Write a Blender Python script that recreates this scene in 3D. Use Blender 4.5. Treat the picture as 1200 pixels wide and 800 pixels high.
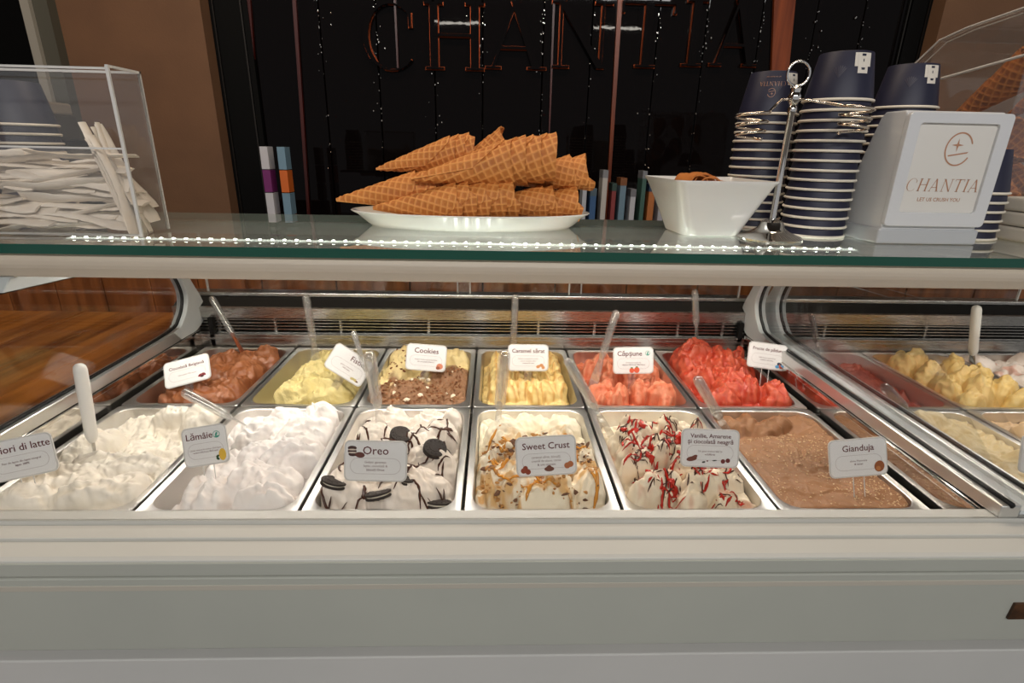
import bpy, bmesh, math, random
import numpy as np
from mathutils import Vector, Matrix, Euler
PI = math.pi
for o in list(bpy.data.objects): bpy.data.objects.remove(o)
scene = bpy.context.scene
COL = scene.collection
# ------------------------------------------------------------------ camera
cam_d = bpy.data.cameras.new('camera'); cam_d.sensor_width = 36.0; cam_d.lens = 630.67 / 1200 * 36
cam_d.clip_start = 0.02
cam = bpy.data.objects.new('camera', cam_d); COL.objects.link(cam); scene.camera = cam
def _axes(p, r, y):
    f = Vector((-math.sin(y)*math.cos(p), math.cos(y)*math.cos(p), -math.sin(p)))
    right = Vector((math.cos(y), math.sin(y), 0)); up = right.cross(f)
    return math.cos(r)*right + math.sin(r)*up, -math.sin(r)*right + math.cos(r)*up, f
A_, B_, C_ = _axes(.3413, .0215, -.0373)
M = Matrix.Identity(4)
for i in range(3): M[i][0] = A_[i]; M[i][1] = B_[i]; M[i][2] = -C_[i]
M[0][3], M[1][3], M[2][3] = .0449, -1.0561, .5275
cam.matrix_world = M
# ------------------------------------------------------------------ world, lights, exposure
w = bpy.data.worlds.new('world'); scene.world = w; w.use_nodes = True
w.node_tree.nodes['Background'].inputs[0].default_value = (.98, .98, 1, 1)
w.node_tree.nodes['Background'].inputs[1].default_value = .34
vs = scene.view_settings
vs.view_transform = 'Standard'; vs.look = 'None'; vs.gamma = 1; vs.use_curve_mapping = False; vs.exposure = 0
def area(name, loc, target, sx, sy, power, col):
    d = bpy.data.lights.new(name, 'AREA'); d.shape = 'RECTANGLE'; d.size = sx; d.size_y = sy; d.energy = power; d.color = col
    o = bpy.data.objects.new(name, d); COL.objects.link(o); o.location = loc
    o.rotation_euler = (Vector(target) - Vector(loc)).to_track_quat('-Z', 'Y').to_euler()
    return o
# added fill lights without fixtures: neutral from the customer side, warm over the counter
area('track_light_customer', (.1, -3.1, 2.375), (.1, -.4, .0), 4.2, .2, 112, (1, .975, .935))
area('ceiling_light_counter', (.3, .35, 2.3), (.3, .28, .4), 2.2, .3, 8, (1, .87, .72))
area('ceiling_light_staff', (-.2, .45, 2.25), (-.2, 1.1, .2), 3.4, .3, 24, (1, .78, .55))
# ------------------------------------------------------------------ helpers
def srgb(r, g, b):
    f = lambda c: (c/255/12.92) if c/255 <= .04045 else ((c/255+.055)/1.055)**2.4
    return (f(r), f(g), f(b), 1)
MATS = {}
def mat(name, c, rough=.5, metal=0., c2=None, ns=20., bump=0., bs=60., spec=.5, trans=0., ior=1.45, coat=0., emit=0., stretch=None, attr=None, c3=None, sss=0., alpha=1., ramp=(.35, .65), rvar=0.):
    m = bpy.data.materials.new(name); MATS[name] = m; m.use_nodes = True
    nt = m.node_tree; N = nt.nodes; L = nt.links; p = N['Principled BSDF']
    p.inputs['Base Color'].default_value = c; p.inputs['Roughness'].default_value = rough; p.inputs['Metallic'].default_value = metal
    p.inputs['Specular IOR Level'].default_value = spec; p.inputs['Transmission Weight'].default_value = trans; p.inputs['IOR'].default_value = ior
    p.inputs['Coat Weight'].default_value = coat; p.inputs['Alpha'].default_value = alpha
    if sss:
        p.inputs['Subsurface Weight'].default_value = sss; p.inputs['Subsurface Radius'].default_value = (.012, .008, .005); p.inputs['Subsurface Scale'].default_value = .5
    if emit:
        p.inputs['Emission Color'].default_value = c; p.inputs['Emission Strength'].default_value = emit
    tc = N.new('ShaderNodeTexCoord'); src = tc.outputs['Object']
    if stretch:
        mp = N.new('ShaderNodeMapping'); mp.inputs['Scale'].default_value = stretch; L.new(src, mp.inputs['Vector']); src = mp.outputs[0]
    col = None
    if c2 or rvar:
        n = N.new('ShaderNodeTexNoise'); n.inputs['Scale'].default_value = ns; n.inputs['Detail'].default_value = 5; L.new(src, n.inputs['Vector'])
        if c2:
            r = N.new('ShaderNodeValToRGB'); r.color_ramp.elements[0].position = ramp[0]; r.color_ramp.elements[1].position = ramp[1]
            r.color_ramp.elements[0].color = c; r.color_ramp.elements[1].color = c2; L.new(n.outputs['Fac'], r.inputs['Fac']); col = r.outputs['Color']
        if rvar:
            mr = N.new('ShaderNodeMapRange'); mr.inputs['To Min'].default_value = rough - rvar; mr.inputs['To Max'].default_value = rough + rvar
            L.new(n.outputs['Fac'], mr.inputs['Value']); L.new(mr.outputs[0], p.inputs['Roughness'])
    if attr:
        a = N.new('ShaderNodeAttribute'); a.attribute_name = attr
        mx = N.new('ShaderNodeMix'); mx.data_type = 'RGBA'; L.new(a.outputs['Fac'], mx.inputs['Factor'])
        if col: L.new(col, mx.inputs['A'])
        else: mx.inputs['A'].default_value = c
        mx.inputs['B'].default_value = c3; col = mx.outputs['Result']
    if col: L.new(col, p.inputs['Base Color'])
    if bump:
        n2 = N.new('ShaderNodeTexNoise'); n2.inputs['Scale'].default_value = bs; n2.inputs['Detail'].default_value = 4; L.new(src, n2.inputs['Vector'])
        b = N.new('ShaderNodeBump'); b.inputs['Strength'].default_value = bump; b.inputs['Distance'].default_value = .004
        L.new(n2.outputs['Fac'], b.inputs['Height']); L.new(b.outputs[0], p.inputs['Normal'])
    return m
def pane_mat(name, tint, f0=.04, rough=.0, haze=0., hcol=(.8, .8, .8, 1)):
    """thin clear sheet: transparent plus Schlick reflection, with an optional faint haze of scratches"""
    m = bpy.data.materials.new(name); MATS[name] = m; m.use_nodes = True
    nt = m.node_tree; N = nt.nodes; L = nt.links; N.remove(N['Principled BSDF']); out = N['Material Output']
    g = N.new('ShaderNodeNewGeometry'); d = N.new('ShaderNodeVectorMath'); d.operation = 'DOT_PRODUCT'
    L.new(g.outputs['Normal'], d.inputs[0]); L.new(g.outputs['Incoming'], d.inputs[1])
    def mth(op, a, b):
        n = N.new('ShaderNodeMath'); n.operation = op; n.use_clamp = True
        for k, v in enumerate((a, b)):
            if hasattr(v, 'is_linked'): L.new(v, n.inputs[k])
            elif v is not None: n.inputs[k].default_value = v
        return n.outputs[0]
    ab = N.new('ShaderNodeMath'); ab.operation = 'ABSOLUTE'; L.new(d.outputs['Value'], ab.inputs[0])
    f = mth('ADD', mth('MULTIPLY', mth('POWER', mth('SUBTRACT', 1., ab.outputs[0]), 5.), 1-f0), f0)
    t = N.new('ShaderNodeBsdfTransparent'); t.inputs[0].default_value = tint
    gl = N.new('ShaderNodeBsdfGlossy'); gl.inputs['Roughness'].default_value = rough; gl.inputs[0].default_value = (1, 1, 1, 1)
    last = t.outputs[0]
    if haze:
        df = N.new('ShaderNodeBsdfDiffuse'); df.inputs[0].default_value = hcol
        mh = N.new('ShaderNodeMixShader'); mh.inputs[0].default_value = haze; L.new(t.outputs[0], mh.inputs[1]); L.new(df.outputs[0], mh.inputs[2]); last = mh.outputs[0]
    mx = N.new('ShaderNodeMixShader'); L.new(f, mx.inputs[0]); L.new(last, mx.inputs[1]); L.new(gl.outputs[0], mx.inputs[2])
    L.new(mx.outputs[0], out.inputs['Surface'])
    return m
class MB:
    def __init__(s): s.v = []; s.f = []; s.mi = []
    def add(s, vs, fs, mi=0):
        n = len(s.v); s.v += [tuple(x) for x in vs]; s.f += [tuple(i+n for i in f) for f in fs]; s.mi += [mi]*len(fs); return s
    def box(s, x0, x1, y0, y1, z0, z1, mi=0):
        return s.add([(x0,y0,z0),(x1,y0,z0),(x1,y1,z0),(x0,y1,z0),(x0,y0,z1),(x1,y0,z1),(x1,y1,z1),(x0,y1,z1)],
                     [(0,3,2,1),(4,5,6,7),(0,1,5,4),(1,2,6,5),(2,3,7,6),(3,0,4,7)], mi)
    def prism(s, prof, axis, a, b):
        """profile of 2-D points extruded along axis (0 x: (y,z); 1 y: (x,z); 2 z: (x,y))"""
        def P(p, t): return [(t, p[0], p[1]), (p[0], t, p[1]), (p[0], p[1], t)][axis]
        n = len(prof); vs = [P(p, a) for p in prof] + [P(p, b) for p in prof]
        fs = [(i, (i+1) % n, n+(i+1) % n, n+i) for i in range(n)] + [tuple(range(n-1, -1, -1)), tuple(range(n, 2*n))]
        return s.add(vs, fs)
    def loops(s, loops, cap0=True, cap1=True, mi=0):
        n = len(loops[0]); vs = [p for l in loops for p in l]; fs = []
        for k in range(len(loops)-1):
            for i in range(n): fs.append((k*n+i, k*n+(i+1) % n, (k+1)*n+(i+1) % n, (k+1)*n+i))
        if cap0: fs.append(tuple(range(n-1, -1, -1)))
        if cap1: fs.append(tuple((len(loops)-1)*n+i for i in range(n)))
        return s.add(vs, fs, mi)
    def lathe(s, prof, n=32, cx=0, cy=0, cz=0, cap0=True, cap1=True, mi=0):
        return s.loops([[(cx+r*math.cos(2*PI*i/n), cy+r*math.sin(2*PI*i/n), cz+z) for i in range(n)] for r, z in prof], cap0, cap1, mi)
    def tube(s, path, r, n=8, caps=True):
        P = [Vector(p) for p in path]; ls = []; up = Vector((0, 0, 1)); prev = None
        for i, p in enumerate(P):
            t = (P[min(i+1, len(P)-1)] - P[max(i-1, 0)]).normalized()
            if prev is None: a = t.cross(up); a = a if a.length > .05 else t.cross(Vector((1, 0, 0)))
            else: a = prev - t*prev.dot(t)
            a.normalize(); prev = a; b = t.cross(a); rr = r[i] if isinstance(r, (list, tuple)) else r
            ls.append([tuple(p + (a*math.cos(2*PI*k/n) + b*math.sin(2*PI*k/n))*rr) for k in range(n)])
        return s.loops(ls, caps, caps)
    def mesh(s, name):
        me = bpy.data.meshes.new(name); me.from_pydata(s.v, [], s.f); me.polygons.foreach_set('material_index', s.mi); me.update()
        bm = bmesh.new(); bm.from_mesh(me); bmesh.ops.recalc_face_normals(bm, faces=bm.faces); bm.to_mesh(me); bm.free()
        return me
    def build(s, name, m, parent=None, smooth=False, bevel=0., world=True, segs=2, recalc=True):
        me = s.mesh(name) if recalc else None
        if me is None:
            me = bpy.data.meshes.new(name); me.from_pydata(s.v, [], s.f); me.update()
        return link(name, me, m, parent, smooth, bevel, world, segs)
def link(name, me, m, parent=None, smooth=False, bevel=0., world=True, segs=2):
    o = bpy.data.objects.new(name, me); COL.objects.link(o)
    if m is not None and not len(me.materials):
        for x in (m if isinstance(m, (list, tuple)) else [m]): me.materials.append(x)
    if smooth:
        me.polygons.foreach_set('use_smooth', [True]*len(me.polygons)); me.update()
        if smooth == 'auto': me.set_sharp_from_angle(angle=.7)
    if bevel:
        b = o.modifiers.new('bevel', 'BEVEL'); b.width = bevel; b.segments = segs; b.limit_method = 'ANGLE'
    if parent is not None:
        o.parent = parent
        if world:
            r = parent
            off = Vector((0, 0, 0))
            while r is not None: off -= Vector(r.location); r = r.parent
            o.location = off
    return o
def tag(o, label=None, cat=None, group=None, kind=None):
    if label: o['label'] = label
    if cat: o['category'] = cat
    if group: o['group'] = group
    if kind: o['kind'] = kind
    return o
def thing(name, loc, label, cat, group=None):
    o = bpy.data.objects.new(name, None); COL.objects.link(o); o.location = loc; o.empty_display_size = .02
    return tag(o, label, cat, group)
def copy_tree(o, parent=None):
    c = o.copy(); COL.objects.link(c); c.parent = parent
    for ch in list(o.children): copy_tree(ch, c)
    return c
def rrect(w, h, r, n=6, cx=0., cy=0.):
    """rounded rectangle outline, counter-clockwise"""
    pts = []
    for k, (sx, sy) in enumerate(((1, 1), (-1, 1), (-1, -1), (1, -1))):
        for i in range(n+1):
            a = PI/2*k + PI/2*i/n
            pts.append((cx + sx*(w/2-r) + r*math.cos(a), cy + sy*(h/2-r) + r*math.sin(a)))
    return pts
_tc = {}
def text_mesh(body, size, depth=.0003, shear=0., bold=0., align='CENTER', spacing=1.):
    cu = bpy.data.curves.new('lettering', 'FONT'); cu.body = body; cu.size = size; cu.align_x = align; cu.align_y = 'CENTER'
    cu.extrude = depth; cu.shear = shear; cu.offset = bold; cu.resolution_u = 2; cu.space_character = spacing
    o = bpy.data.objects.new('lettering_source', cu); COL.objects.link(o)
    dg = bpy.context.evaluated_depsgraph_get(); me = bpy.data.meshes.new_from_object(o.evaluated_get(dg))
    bpy.data.objects.remove(o); bpy.data.curves.remove(cu)
    me.materials.clear()
    return me
# value noise --------------------------------------------------------------
def _hash(ix, iy, seed):
    h = (ix.astype(np.int64)*374761393 + iy.astype(np.int64)*668265263 + seed*1442695041) & 0xffffffff
    h = ((h ^ (h >> 13))*1274126177) & 0xffffffff
    return ((h ^ (h >> 16)) & 0xffff)/65535.*2*PI
def perlin(x, y, seed=0):
    xi = np.floor(x); yi = np.floor(y); xf = x-xi; yf = y-yi
    u = xf*xf*xf*(xf*(xf*6-15)+10); v = yf*yf*yf*(yf*(yf*6-15)+10)
    def g(a, b): h = _hash(xi+a, yi+b, seed); return np.cos(h)*(xf-a)+np.sin(h)*(yf-b)
    n0 = g(0, 0)+u*(g(1, 0)-g(0, 0)); n1 = g(0, 1)+u*(g(1, 1)-g(0, 1))
    return (n0+v*(n1-n0))*1.5
def fbm(x, y, seed=0, o=4):
    t = np.zeros_like(x); a = 1.
    for k in range(o): t += a*perlin(x*2**k, y*2**k, seed+k*17); a *= .5
    return t
def sstep(a, b, x):
    t = np.clip((x-a)/(b-a), 0, 1); return t*t*(3-2*t)
# ------------------------------------------------------------------ materials
steel = mat('brushed_steel', (.60, .59, .57, 1), .28, 1., c2=(.5, .49, .47, 1), ns=40, stretch=(1, 20, 20), rvar=.06)
pansteel = mat('pan_steel', (.74, .73, .71, 1), .33, 1., rvar=.06, ns=30)
mirror = mat('polished_side_wall', (.62, .60, .57, 1), .07, 1.)
chrome = mat('chrome', (.80, .78, .75, 1), .06, 1.)
frame_w = mat('case_frame_plastic', srgb(196, 202, 202), .35, c2=srgb(184, 190, 192), ns=8)
ledge_m = mat('cream_enamel', srgb(204, 203, 197), .32, c2=srgb(198, 197, 191), ns=3)
panel_m = mat('grey_enamel', srgb(178, 180, 171), .38, c2=srgb(172, 174, 166), ns=3, bump=.03, bs=40)
panel2_m = mat('pale_enamel', srgb(200, 199, 196), .42, c2=srgb(194, 194, 191), ns=3)
black_m = mat('black_plastic', (.008, .008, .008, 1), .5, spec=.2)
blackgap = mat('dark_joint', (.03, .022, .015, 1), .7)
pane = pane_mat('clear_glass', (.972, .972, .970, 1), f0=.035)
topglass = pane_mat('shelf_glass', (.86, .91, .88, 1), f0=.05, haze=.16, hcol=(.75, .8, .77, 1))  # haze stands in for the reflection and LED glow on the shelf
green_edge = mat('green_glass_edge', (.003, .06, .038, 1), .1, spec=.6)
acrylic = pane_mat('clear_acrylic', (.97, .96, .95, 1), f0=.05, haze=.03)
acrylic_edge = mat('acrylic_edge', (.80, .78, .75, 1), .25, trans=.25)
clearplastic = pane_mat('clear_plastic', (.88, .88, .87, 1), f0=.13, rough=.05, haze=.10, hcol=(.9, .88, .85, 1))
white_plastic = mat('white_plastic', srgb(236, 233, 226), .35)
card_white = mat('sign_card', srgb(228, 226, 224), .5)
ink = mat('maroon_ink', srgb(88, 26, 26), .6)
ink2 = mat('grey_ink', srgb(140, 118, 114), .6)
porcelain = mat('porcelain', srgb(226, 224, 220), .16, coat=.4)
navy = mat('navy_paper', srgb(32, 33, 56), .5, c2=srgb(28, 29, 50), ns=20)
rimwhite = mat('cup_rim_paper', srgb(226, 218, 204), .55)
copper_ink = mat('copper_print', srgb(176, 128, 100), .4)
wood_m = mat('warm_wood', srgb(184, 118, 52), .35, c2=srgb(112, 62, 22), ns=3.5, stretch=(6, .5, 6), bump=.06, bs=30)
wood_v = mat('cabinet_wood', srgb(160, 98, 50), .42, c2=srgb(104, 58, 26), ns=4, stretch=(6, 6, .5))
brownwall = mat('brown_plaster', srgb(112, 80, 56), .75, c2=srgb(104, 74, 52), ns=5, bump=.15, bs=120)
blackgloss = mat('black_gloss_panel', (.003, .002, .002, 1), .02, spec=.12, bump=.04, bs=9)
blackmat = mat('black_matte', (.003, .003, .003, 1), .6, spec=.1)
mahog = mat('mahogany_strip', srgb(74, 20, 10), .3, c2=srgb(52, 12, 8), ns=6, stretch=(8, 8, .6))
copper = mat('copper_strip', srgb(136, 66, 28), .32, c2=srgb(92, 38, 14), ns=4, stretch=(8, 8, .5))
waffle = mat('waffle', srgb(196, 120, 54), .6, c2=srgb(172, 98, 40), ns=26, bump=.25, bs=220, attr='mixv', c3=srgb(222, 152, 82))
waffle_d = mat('waffle_dark', srgb(176, 100, 44), .6, c2=srgb(112, 54, 20), ns=22, bump=.25, bs=200, attr='mixv', c3=srgb(196, 124, 60))
# ------------------------------------------------------------------ room
def struct(name, mb, m, **k): return tag(mb.build(name, m, **k), kind='structure')
FZ = -.86
floor = struct('floor', MB().box(-4, 4.5, -3.2, 1.75, FZ-.06, FZ), mat('floor_tile', srgb(92, 84, 76), .35, c2=srgb(80, 74, 68), ns=4))
wb = struct('wall_back', MB().box(-4, 4.5, 1.75, 1.85, FZ, 2.4), blackmat)
struct('wall_left', MB().box(-3.6, -3.5, -3.2, 1.75, FZ, 2.4), brownwall)
struct('ceiling', MB().box(-4, 4.5, -3.2, 1.85, 2.4, 2.46), mat('ceiling_paint', srgb(70, 62, 55), .8))
tag(MB().box(-1.80, -1.205, 1.60, 1.75, FZ, 2.4).build('wall_panel', brownwall, wb), 'brown plaster wall section')
MB().box(2.01, 4.2, 1.60, 1.75, FZ, 2.4).build('wall_panel', brownwall, wb)
MB().box(-1.205, -1.04, 1.68, 1.75, FZ, 2.4).build('frame_panel', blackmat, wb)
MB().box(1.92, 2.01, 1.68, 1.75, FZ, 2.4).build('frame_panel', blackmat, wb)
for x in (-1.19, -1.07, 1.90, 1.99): MB().box(x, x+.006, 1.672, 1.685, FZ, 2.4).build('edge_trim', mat('dark_metal_trim', (.05, .045, .04, 1), .35, 1.) if 'dark_metal_trim' not in MATS else MATS['dark_metal_trim'], wb)
xs = [-1.04, -.74, -.49, -.235, -.015, .26, .48, .78, 1.0, 1.25, 1.5, 1.72, 1.92]
for a, b in zip(xs[:-1], xs[1:]):
    MB().box(a+.002, b-.002, 1.70, 1.74, FZ, 2.4).build('gloss_panel', blackgloss, wb, bevel=.003)
def strip(name, x0, z0, x1, z1, w0, w1, m):
    MB().loops([[(x0-w0/2, 1.684, z0), (x0+w0/2, 1.684, z0), (x0+w0/2, 1.70, z0), (x0-w0/2, 1.70, z0)],
                [(x1-w1/2, 1.684, z1), (x1+w1/2, 1.684, z1), (x1+w1/2, 1.70, z1), (x1-w1/2, 1.70, z1)]]).build(name, m, wb)
strip('wood_strip', -1.12, -.3, -1.025, 1.4, .02, .03, mahog)
strip('wood_strip', -.89, -.3, -.827, 1.4, .012, .016, mahog)
strip('wood_strip', .62, -.3, .591, 1.4, .010, .022, copper)
strip('wood_strip', .305, .3, .30, 1.4, .006, .010, mahog)
strip('wood_strip', 1.47, .0, 1.30, 1.5, .03, .115, copper)
strip('wood_strip', -.40, .87, -.40, 1.4, .008, .010, mahog)
rnd = random.Random(5)
# added metal beads standing in for glints along the panel joints
bead = mat('glass_bead', (.9, .88, .84, 1), .18, 1.)
for j, x in enumerate(xs[1:-1]):
    for q in range(3):
        mb = MB(); z = .25 + q*.33
        n = 0
        while z < .58 + q*.33:
            z += rnd.expovariate(1)*(.02 if q == 2 else .05)
            r = rnd.choice((.0012, .0016, .0022, .003)) * (1.25 if q == 2 else 1)
            bx = x + rnd.gauss(0, .007 if rnd.random() < .75 else .03)
            mb.lathe([(r*.3, -r*1.4), (r, -r*.4), (r, r*.5), (r*.3, r*1.5)], 6, bx, 1.694, z); n += 1
        tag(mb.build('bead_string', bead, wb), kind='stuff')
# door frame, far left
dl = struct('door_1', MB().box(-2.9, -1.80, 1.70, 1.74, FZ, 2.4), blackmat)
MB().box(-1.86, -1.80, 1.55, 1.70, FZ, 2.4).build('jamb', mat('grey_jamb', srgb(78, 76, 66), .6), dl)
MB().box(-1.895, -1.86, 1.53, 1.70, FZ, 2.4).build('jamb', mat('pale_jamb', srgb(150, 146, 136), .6), dl)
# wall lettering in a thin serif ------------------------------------------------
def stroke_letter(ch):
    """list of polygons in a box of height 1"""
    P = []
    def bar(x0, y0, x1, y1, w):
        P.append([(x0-w/2, y0), (x0+w/2, y0), (x1+w/2, y1), (x1-w/2, y1)])
    def hb(x0, x1, y, h): P.append([(x0, y-h/2), (x1, y-h/2), (x1, y+h/2), (x0, y+h/2)])
    T, t = .115, .042
    if ch == 'C':
        for i in range(22):
            a0 = math.radians(42 + 276*i/22); a1 = math.radians(42 + 276*(i+1)/22)
            def pt(a, k):
                wd = .03 + .055*max(0, -math.cos(a))
                return (.45+(.42-(wd if k else 0))*math.cos(a), .5+(.51-(wd*.6 if k else 0))*math.sin(a))
            P.append([pt(a0, 0), pt(a1, 0), pt(a1, 1), pt(a0, 1)])
        bar(.755, .66, .755, .86, t); return P, .86
    if ch == 'H':
        for x in (.14, .72): bar(x, 0, x, 1, T); hb(x-.13, x+.13, .015, .03); hb(x-.13, x+.13, .985, .03)
        hb(.14, .72, .52, t); return P, .86
    if ch == 'A':
        bar(.10, 0, .42, 1, t); bar(.74, 0, .42, 1, T); hb(.2, .66, .32, t); hb(0, .22, .015, .03); hb(.61, .88, .015, .03); return P, .88
    if ch == 'N':
        bar(.14, 0, .14, 1, t); bar(.76, 0, .76, 1, t); bar(.76, 0, .14, 1, T); hb(.02, .28, .015, .03); hb(.0, .2, .985, .03); hb(.64, .9, .985, .03); return P, .9
    if ch == 'T':
        bar(.4, 0, .4, 1, T); hb(.02, .78, .975, t); hb(.26, .54, .015, .03); bar(.04, .82, .03, .97, t*.8); bar(.76, .82, .77, .97, t*.8); return P, .8
    if ch == 'I':
        bar(.14, 0, .14, 1, T); hb(0, .28, .015, .03); hb(0, .28, .985, .03); return P, .28
def word_polys(word, h, spacing=.1, shear=0.):
    out = []; x = 0
    for ch in word:
        P, wd = stroke_letter(ch)
        out += [[((px+x)*h + py*h*shear, py*h) for px, py in p] for p in P]; x += wd + spacing
    W = (x-spacing)*h
    return [[(px-W/2, py-h/2) for px, py in p] for p in out]
ws = thing('wall_sign', (.0, 1.70, .87), 'large black serif lettering with copper edges on the dark gloss wall', 'sign')
lx = {'C': (-.555, .25), 'H': (-.275, .27), 'A': (.0, .275), 'N': (.295, .27), 'T': (.60, .26), 'I': (.90, .09), 'A2': (1.03, .22)}
copper_edge = mat('copper_edge', srgb(104, 46, 24), .3, 1.)
for k, (x, wd) in lx.items():
    P, pw = stroke_letter(k[0]); sx = wd/pw; h = .265
    mb = MB(); me_ = MB()
    for i, p in enumerate(P):
        mb.prism([(x+px*sx, (.878+x*.035)+py*h) for px, py in p], 1, 1.672-.0004*i, 1.70)
        cx = sum(q[0] for q in p)/4; cy = sum(q[1] for q in p)/4
        ex = lambda a, c: a + math.copysign(.0035/sx, a-c); ey = lambda a, c: a + math.copysign(.0035/h, a-c)
        me_.prism([(x+ex(px, cx)*sx, (.878+x*.035)+ey(py, cy)*h) for px, py in p], 1, 1.690-.0003*i, 1.70)
    lt = mb.build('letter', blackgloss, ws); me_.build('edge', copper_edge, lt)
# staff counter behind the case -------------------------------------------------
bc = thing('back_counter', (0, 1.45, FZ), 'wooden staff counter with dark top behind the ice cream case', 'counter')
MB().box(-1.5, 2.9, 1.14, 1.59, FZ, .12).build('body', blackmat, bc)
MB().box(-1.52, 2.92, 1.10, 1.59, .12, .155).build('worktop', mat('dark_worktop', (.03, .027, .025, 1), .3), bc, bevel=.004)
for i in range(14): MB().box(-1.5+i*.3+.003, -1.2+i*.3-.003, 1.12, 1.14, FZ+.08, .115).build('door', wood_v, bc, bevel=.003)
# cabinet with a grey box on it, far left
cb = thing('tall_cabinet', (-2.0, 1.25, FZ), 'black tall cabinet in front of the door jamb', 'cabinet')
MB().box(-2.6, -1.70, 1.16, 1.5, FZ, .53).build('body', blackmat, cb, bevel=.004)
MB().box(-2.075, -2.07, 1.15, 1.16, FZ+.1, .48).build('door_gap', blackgap, cb)
pb = thing('receipt_printer', (-1.8, 1.3, .53), 'grey boxy printer with a pale lid on the black tall cabinet', 'printer')
MB().box(-2.02, -1.71, 1.24, 1.44, .53, .625).build('body', mat('printer_grey', srgb(58, 54, 48), .5), pb, bevel=.006)
MB().box(-2.02, -1.72, 1.25, 1.44, .6255, .672).build('lid', mat('printer_lid', srgb(142, 134, 120), .5), pb, bevel=.008)
# left wooden counter seen through the side glass
lc = thing('wooden_counter', (-1.6, .2, FZ), 'low wooden plank counter left of the ice cream case', 'counter')
MB().box(-2.6, -.93, -.75, 1.05, FZ, -.15).build('body', wood_v, lc)
for i in range(10):
    c = MB().box(-2.62+i*.17, -2.62+(i+1)*.17-.003, -.8, 1.08, -.15, -.12+.0008*(i % 3)).build('plank', wood_m, lc, bevel=.002)
for i in range(9): MB().box(-2.62+i*.186, -2.62+(i+1)*.186-.003, 1.08, 1.10, -.15, .22).build('back_board', wood_v, lc, bevel=.002)
# hanging tube lamps on the customers' side (seen only as reflections in the gloss wall)
tube_e = mat('lamp_tube', (1, .93, .82, 1), .4, emit=50.)
for xa, xb, nm in ((-.65, -.14, 'short'), (1.17, 1.735, 'long')):
    t = thing('tube_lamp', ((xa+xb)/2, -2.6, 1.87), nm+' hanging tube lamp mirrored in the dark gloss wall', 'lamp')
    MB().tube([(xa, -2.6, 1.885), (xb, -2.6, 1.885)], .011, 10).build('tube', tube_e, t, smooth='auto')
    MB().box(xa-.01, xb+.01, -2.612, -2.588, 1.897, 1.915).build('housing', black_m, t)
    for x in (xa+.05, xb-.05): MB().tube([(x, -2.6, 1.915), (x, -2.6, 2.4)], .002, 6).build('cable', black_m, t)
# ------------------------------------------------------------------ display case
P = .25
X0, X1 = -.83, 2.43
dc = thing('display_case', (.0, -.1, FZ), 'long grey glass-fronted ice cream display case with steel interior', 'display case')
DL = {}
# front: stepped ledge, lip, upper panel, groove, lower panel
MB().prism([(-.422, -.16), (-.422, .050), (-.426, .0535), (-.4470, .0535), (-.4472, .0450), (-.4492, .0450), (-.4495, .0485), (-.4730, .0470), (-.4733, .0395), (-.4755, .0395), (-.4758, .0440), (-.500, .0415), (-.505, .0385), (-.506, .016), (-.45, .016), (-.45, -.16)], 0, X0, X1).build('front_ledge', ledge_m, dc, bevel=.001)
MB().box(X0, X1, -.5072, -.495, .0165, .036).build('ledge_lip', panel_m, dc, bevel=.001)
MB().box(X0, X1, -.490, -.45, .006, .016).build('joint', blackgap, dc)
MB().box(X0, X1, -.501, -.45, -.1125, .0075).build('front_panel', panel_m, dc, bevel=.002)
MB().box(X0, X1, -.5018, -.500, -.012, -.004).build('panel_band', mat('panel_band_enamel', srgb(186, 180, 168), .35), dc, bevel=.0006)
MB().box(X0, X1, -.482, -.45, -.128, -.1125).build('joint', mat('steel_joint', (.05, .055, .06, 1), .4, .6), dc)
MB().box(X0, X1, -.503, -.45, -.62, -.128).build('lower_panel', panel2_m, dc, bevel=.002)
MB().box(X0+.02, X1-.02, -.46, .48, FZ, -.62).build('plinth', black_m, dc)
MB().prism([(0.7600, -0.0700), (0.7620, -0.0430), (0.8820, -0.0430), (0.8800, -0.0700)], 1, -.5045, -.500).build('badge', mat('badge_brown', srgb(84, 54, 32), .4, c2=srgb(50, 32, 18), ns=60), dc)
# interior well
MB().box(X0, X1, -.45, .47, -.62, -.15).build('tank', steel, dc)
MB().box(X0, X1, .372, .386, -.15, .034).build('rear_riser', steel, dc, bevel=.001)
MB().box(X0, X1, .3695, .372, .020, .024).build('riser_fold', steel, dc)
MB().box(X0, X1, .425, .47, -.15, .107).build('rear_duct', black_m, dc)
MB().box(X0, X1, .386, .425, .030, .036).build('duct_floor', steel, dc)
for z in (.043, .052, .061, .070): MB().box(X0, X1, .388, .396, z, z+.0028).build('grille_slat', steel, dc)
for x in [-.72, -.565, -.385, -.14, .17, .33, .57, .70, 1.0, 1.3]: MB().box(x, x+.006, .392, .40, .036, .080).build('grille_bracket', steel, dc)
for x in (-.735, .742): MB().box(x, x+.012, .372, .392, .0, .080).build('grille_end', black_m, dc)
MB().prism([(.384, .077), (.381, .107), (.387, .109), (.40, .077)], 0, X0, X1).build('rear_band', steel, dc)
MB().prism([(.387, .107), (.430, .127), (.47, .127), (.47, .107)], 0, X0, X1).build('rear_sill', black_m, dc)
MB().box(X0, X1, .428, .47, .127, .138).build('rear_rail', steel, dc, bevel=.002)
for a, b, y in ((-.76, -.02, .444), (-.06, .30, .452), (.26, .76, .444), (.84, 1.6, .444)):
    MB().box(a, b, y, y+.004, .138, .345).build('sliding_door', pane, dc)
    for x in (a, b-.004): MB().box(x, x+.004, y-.001, y+.005, .138, .345).build('door_edge', acrylic_edge, dc)
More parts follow.
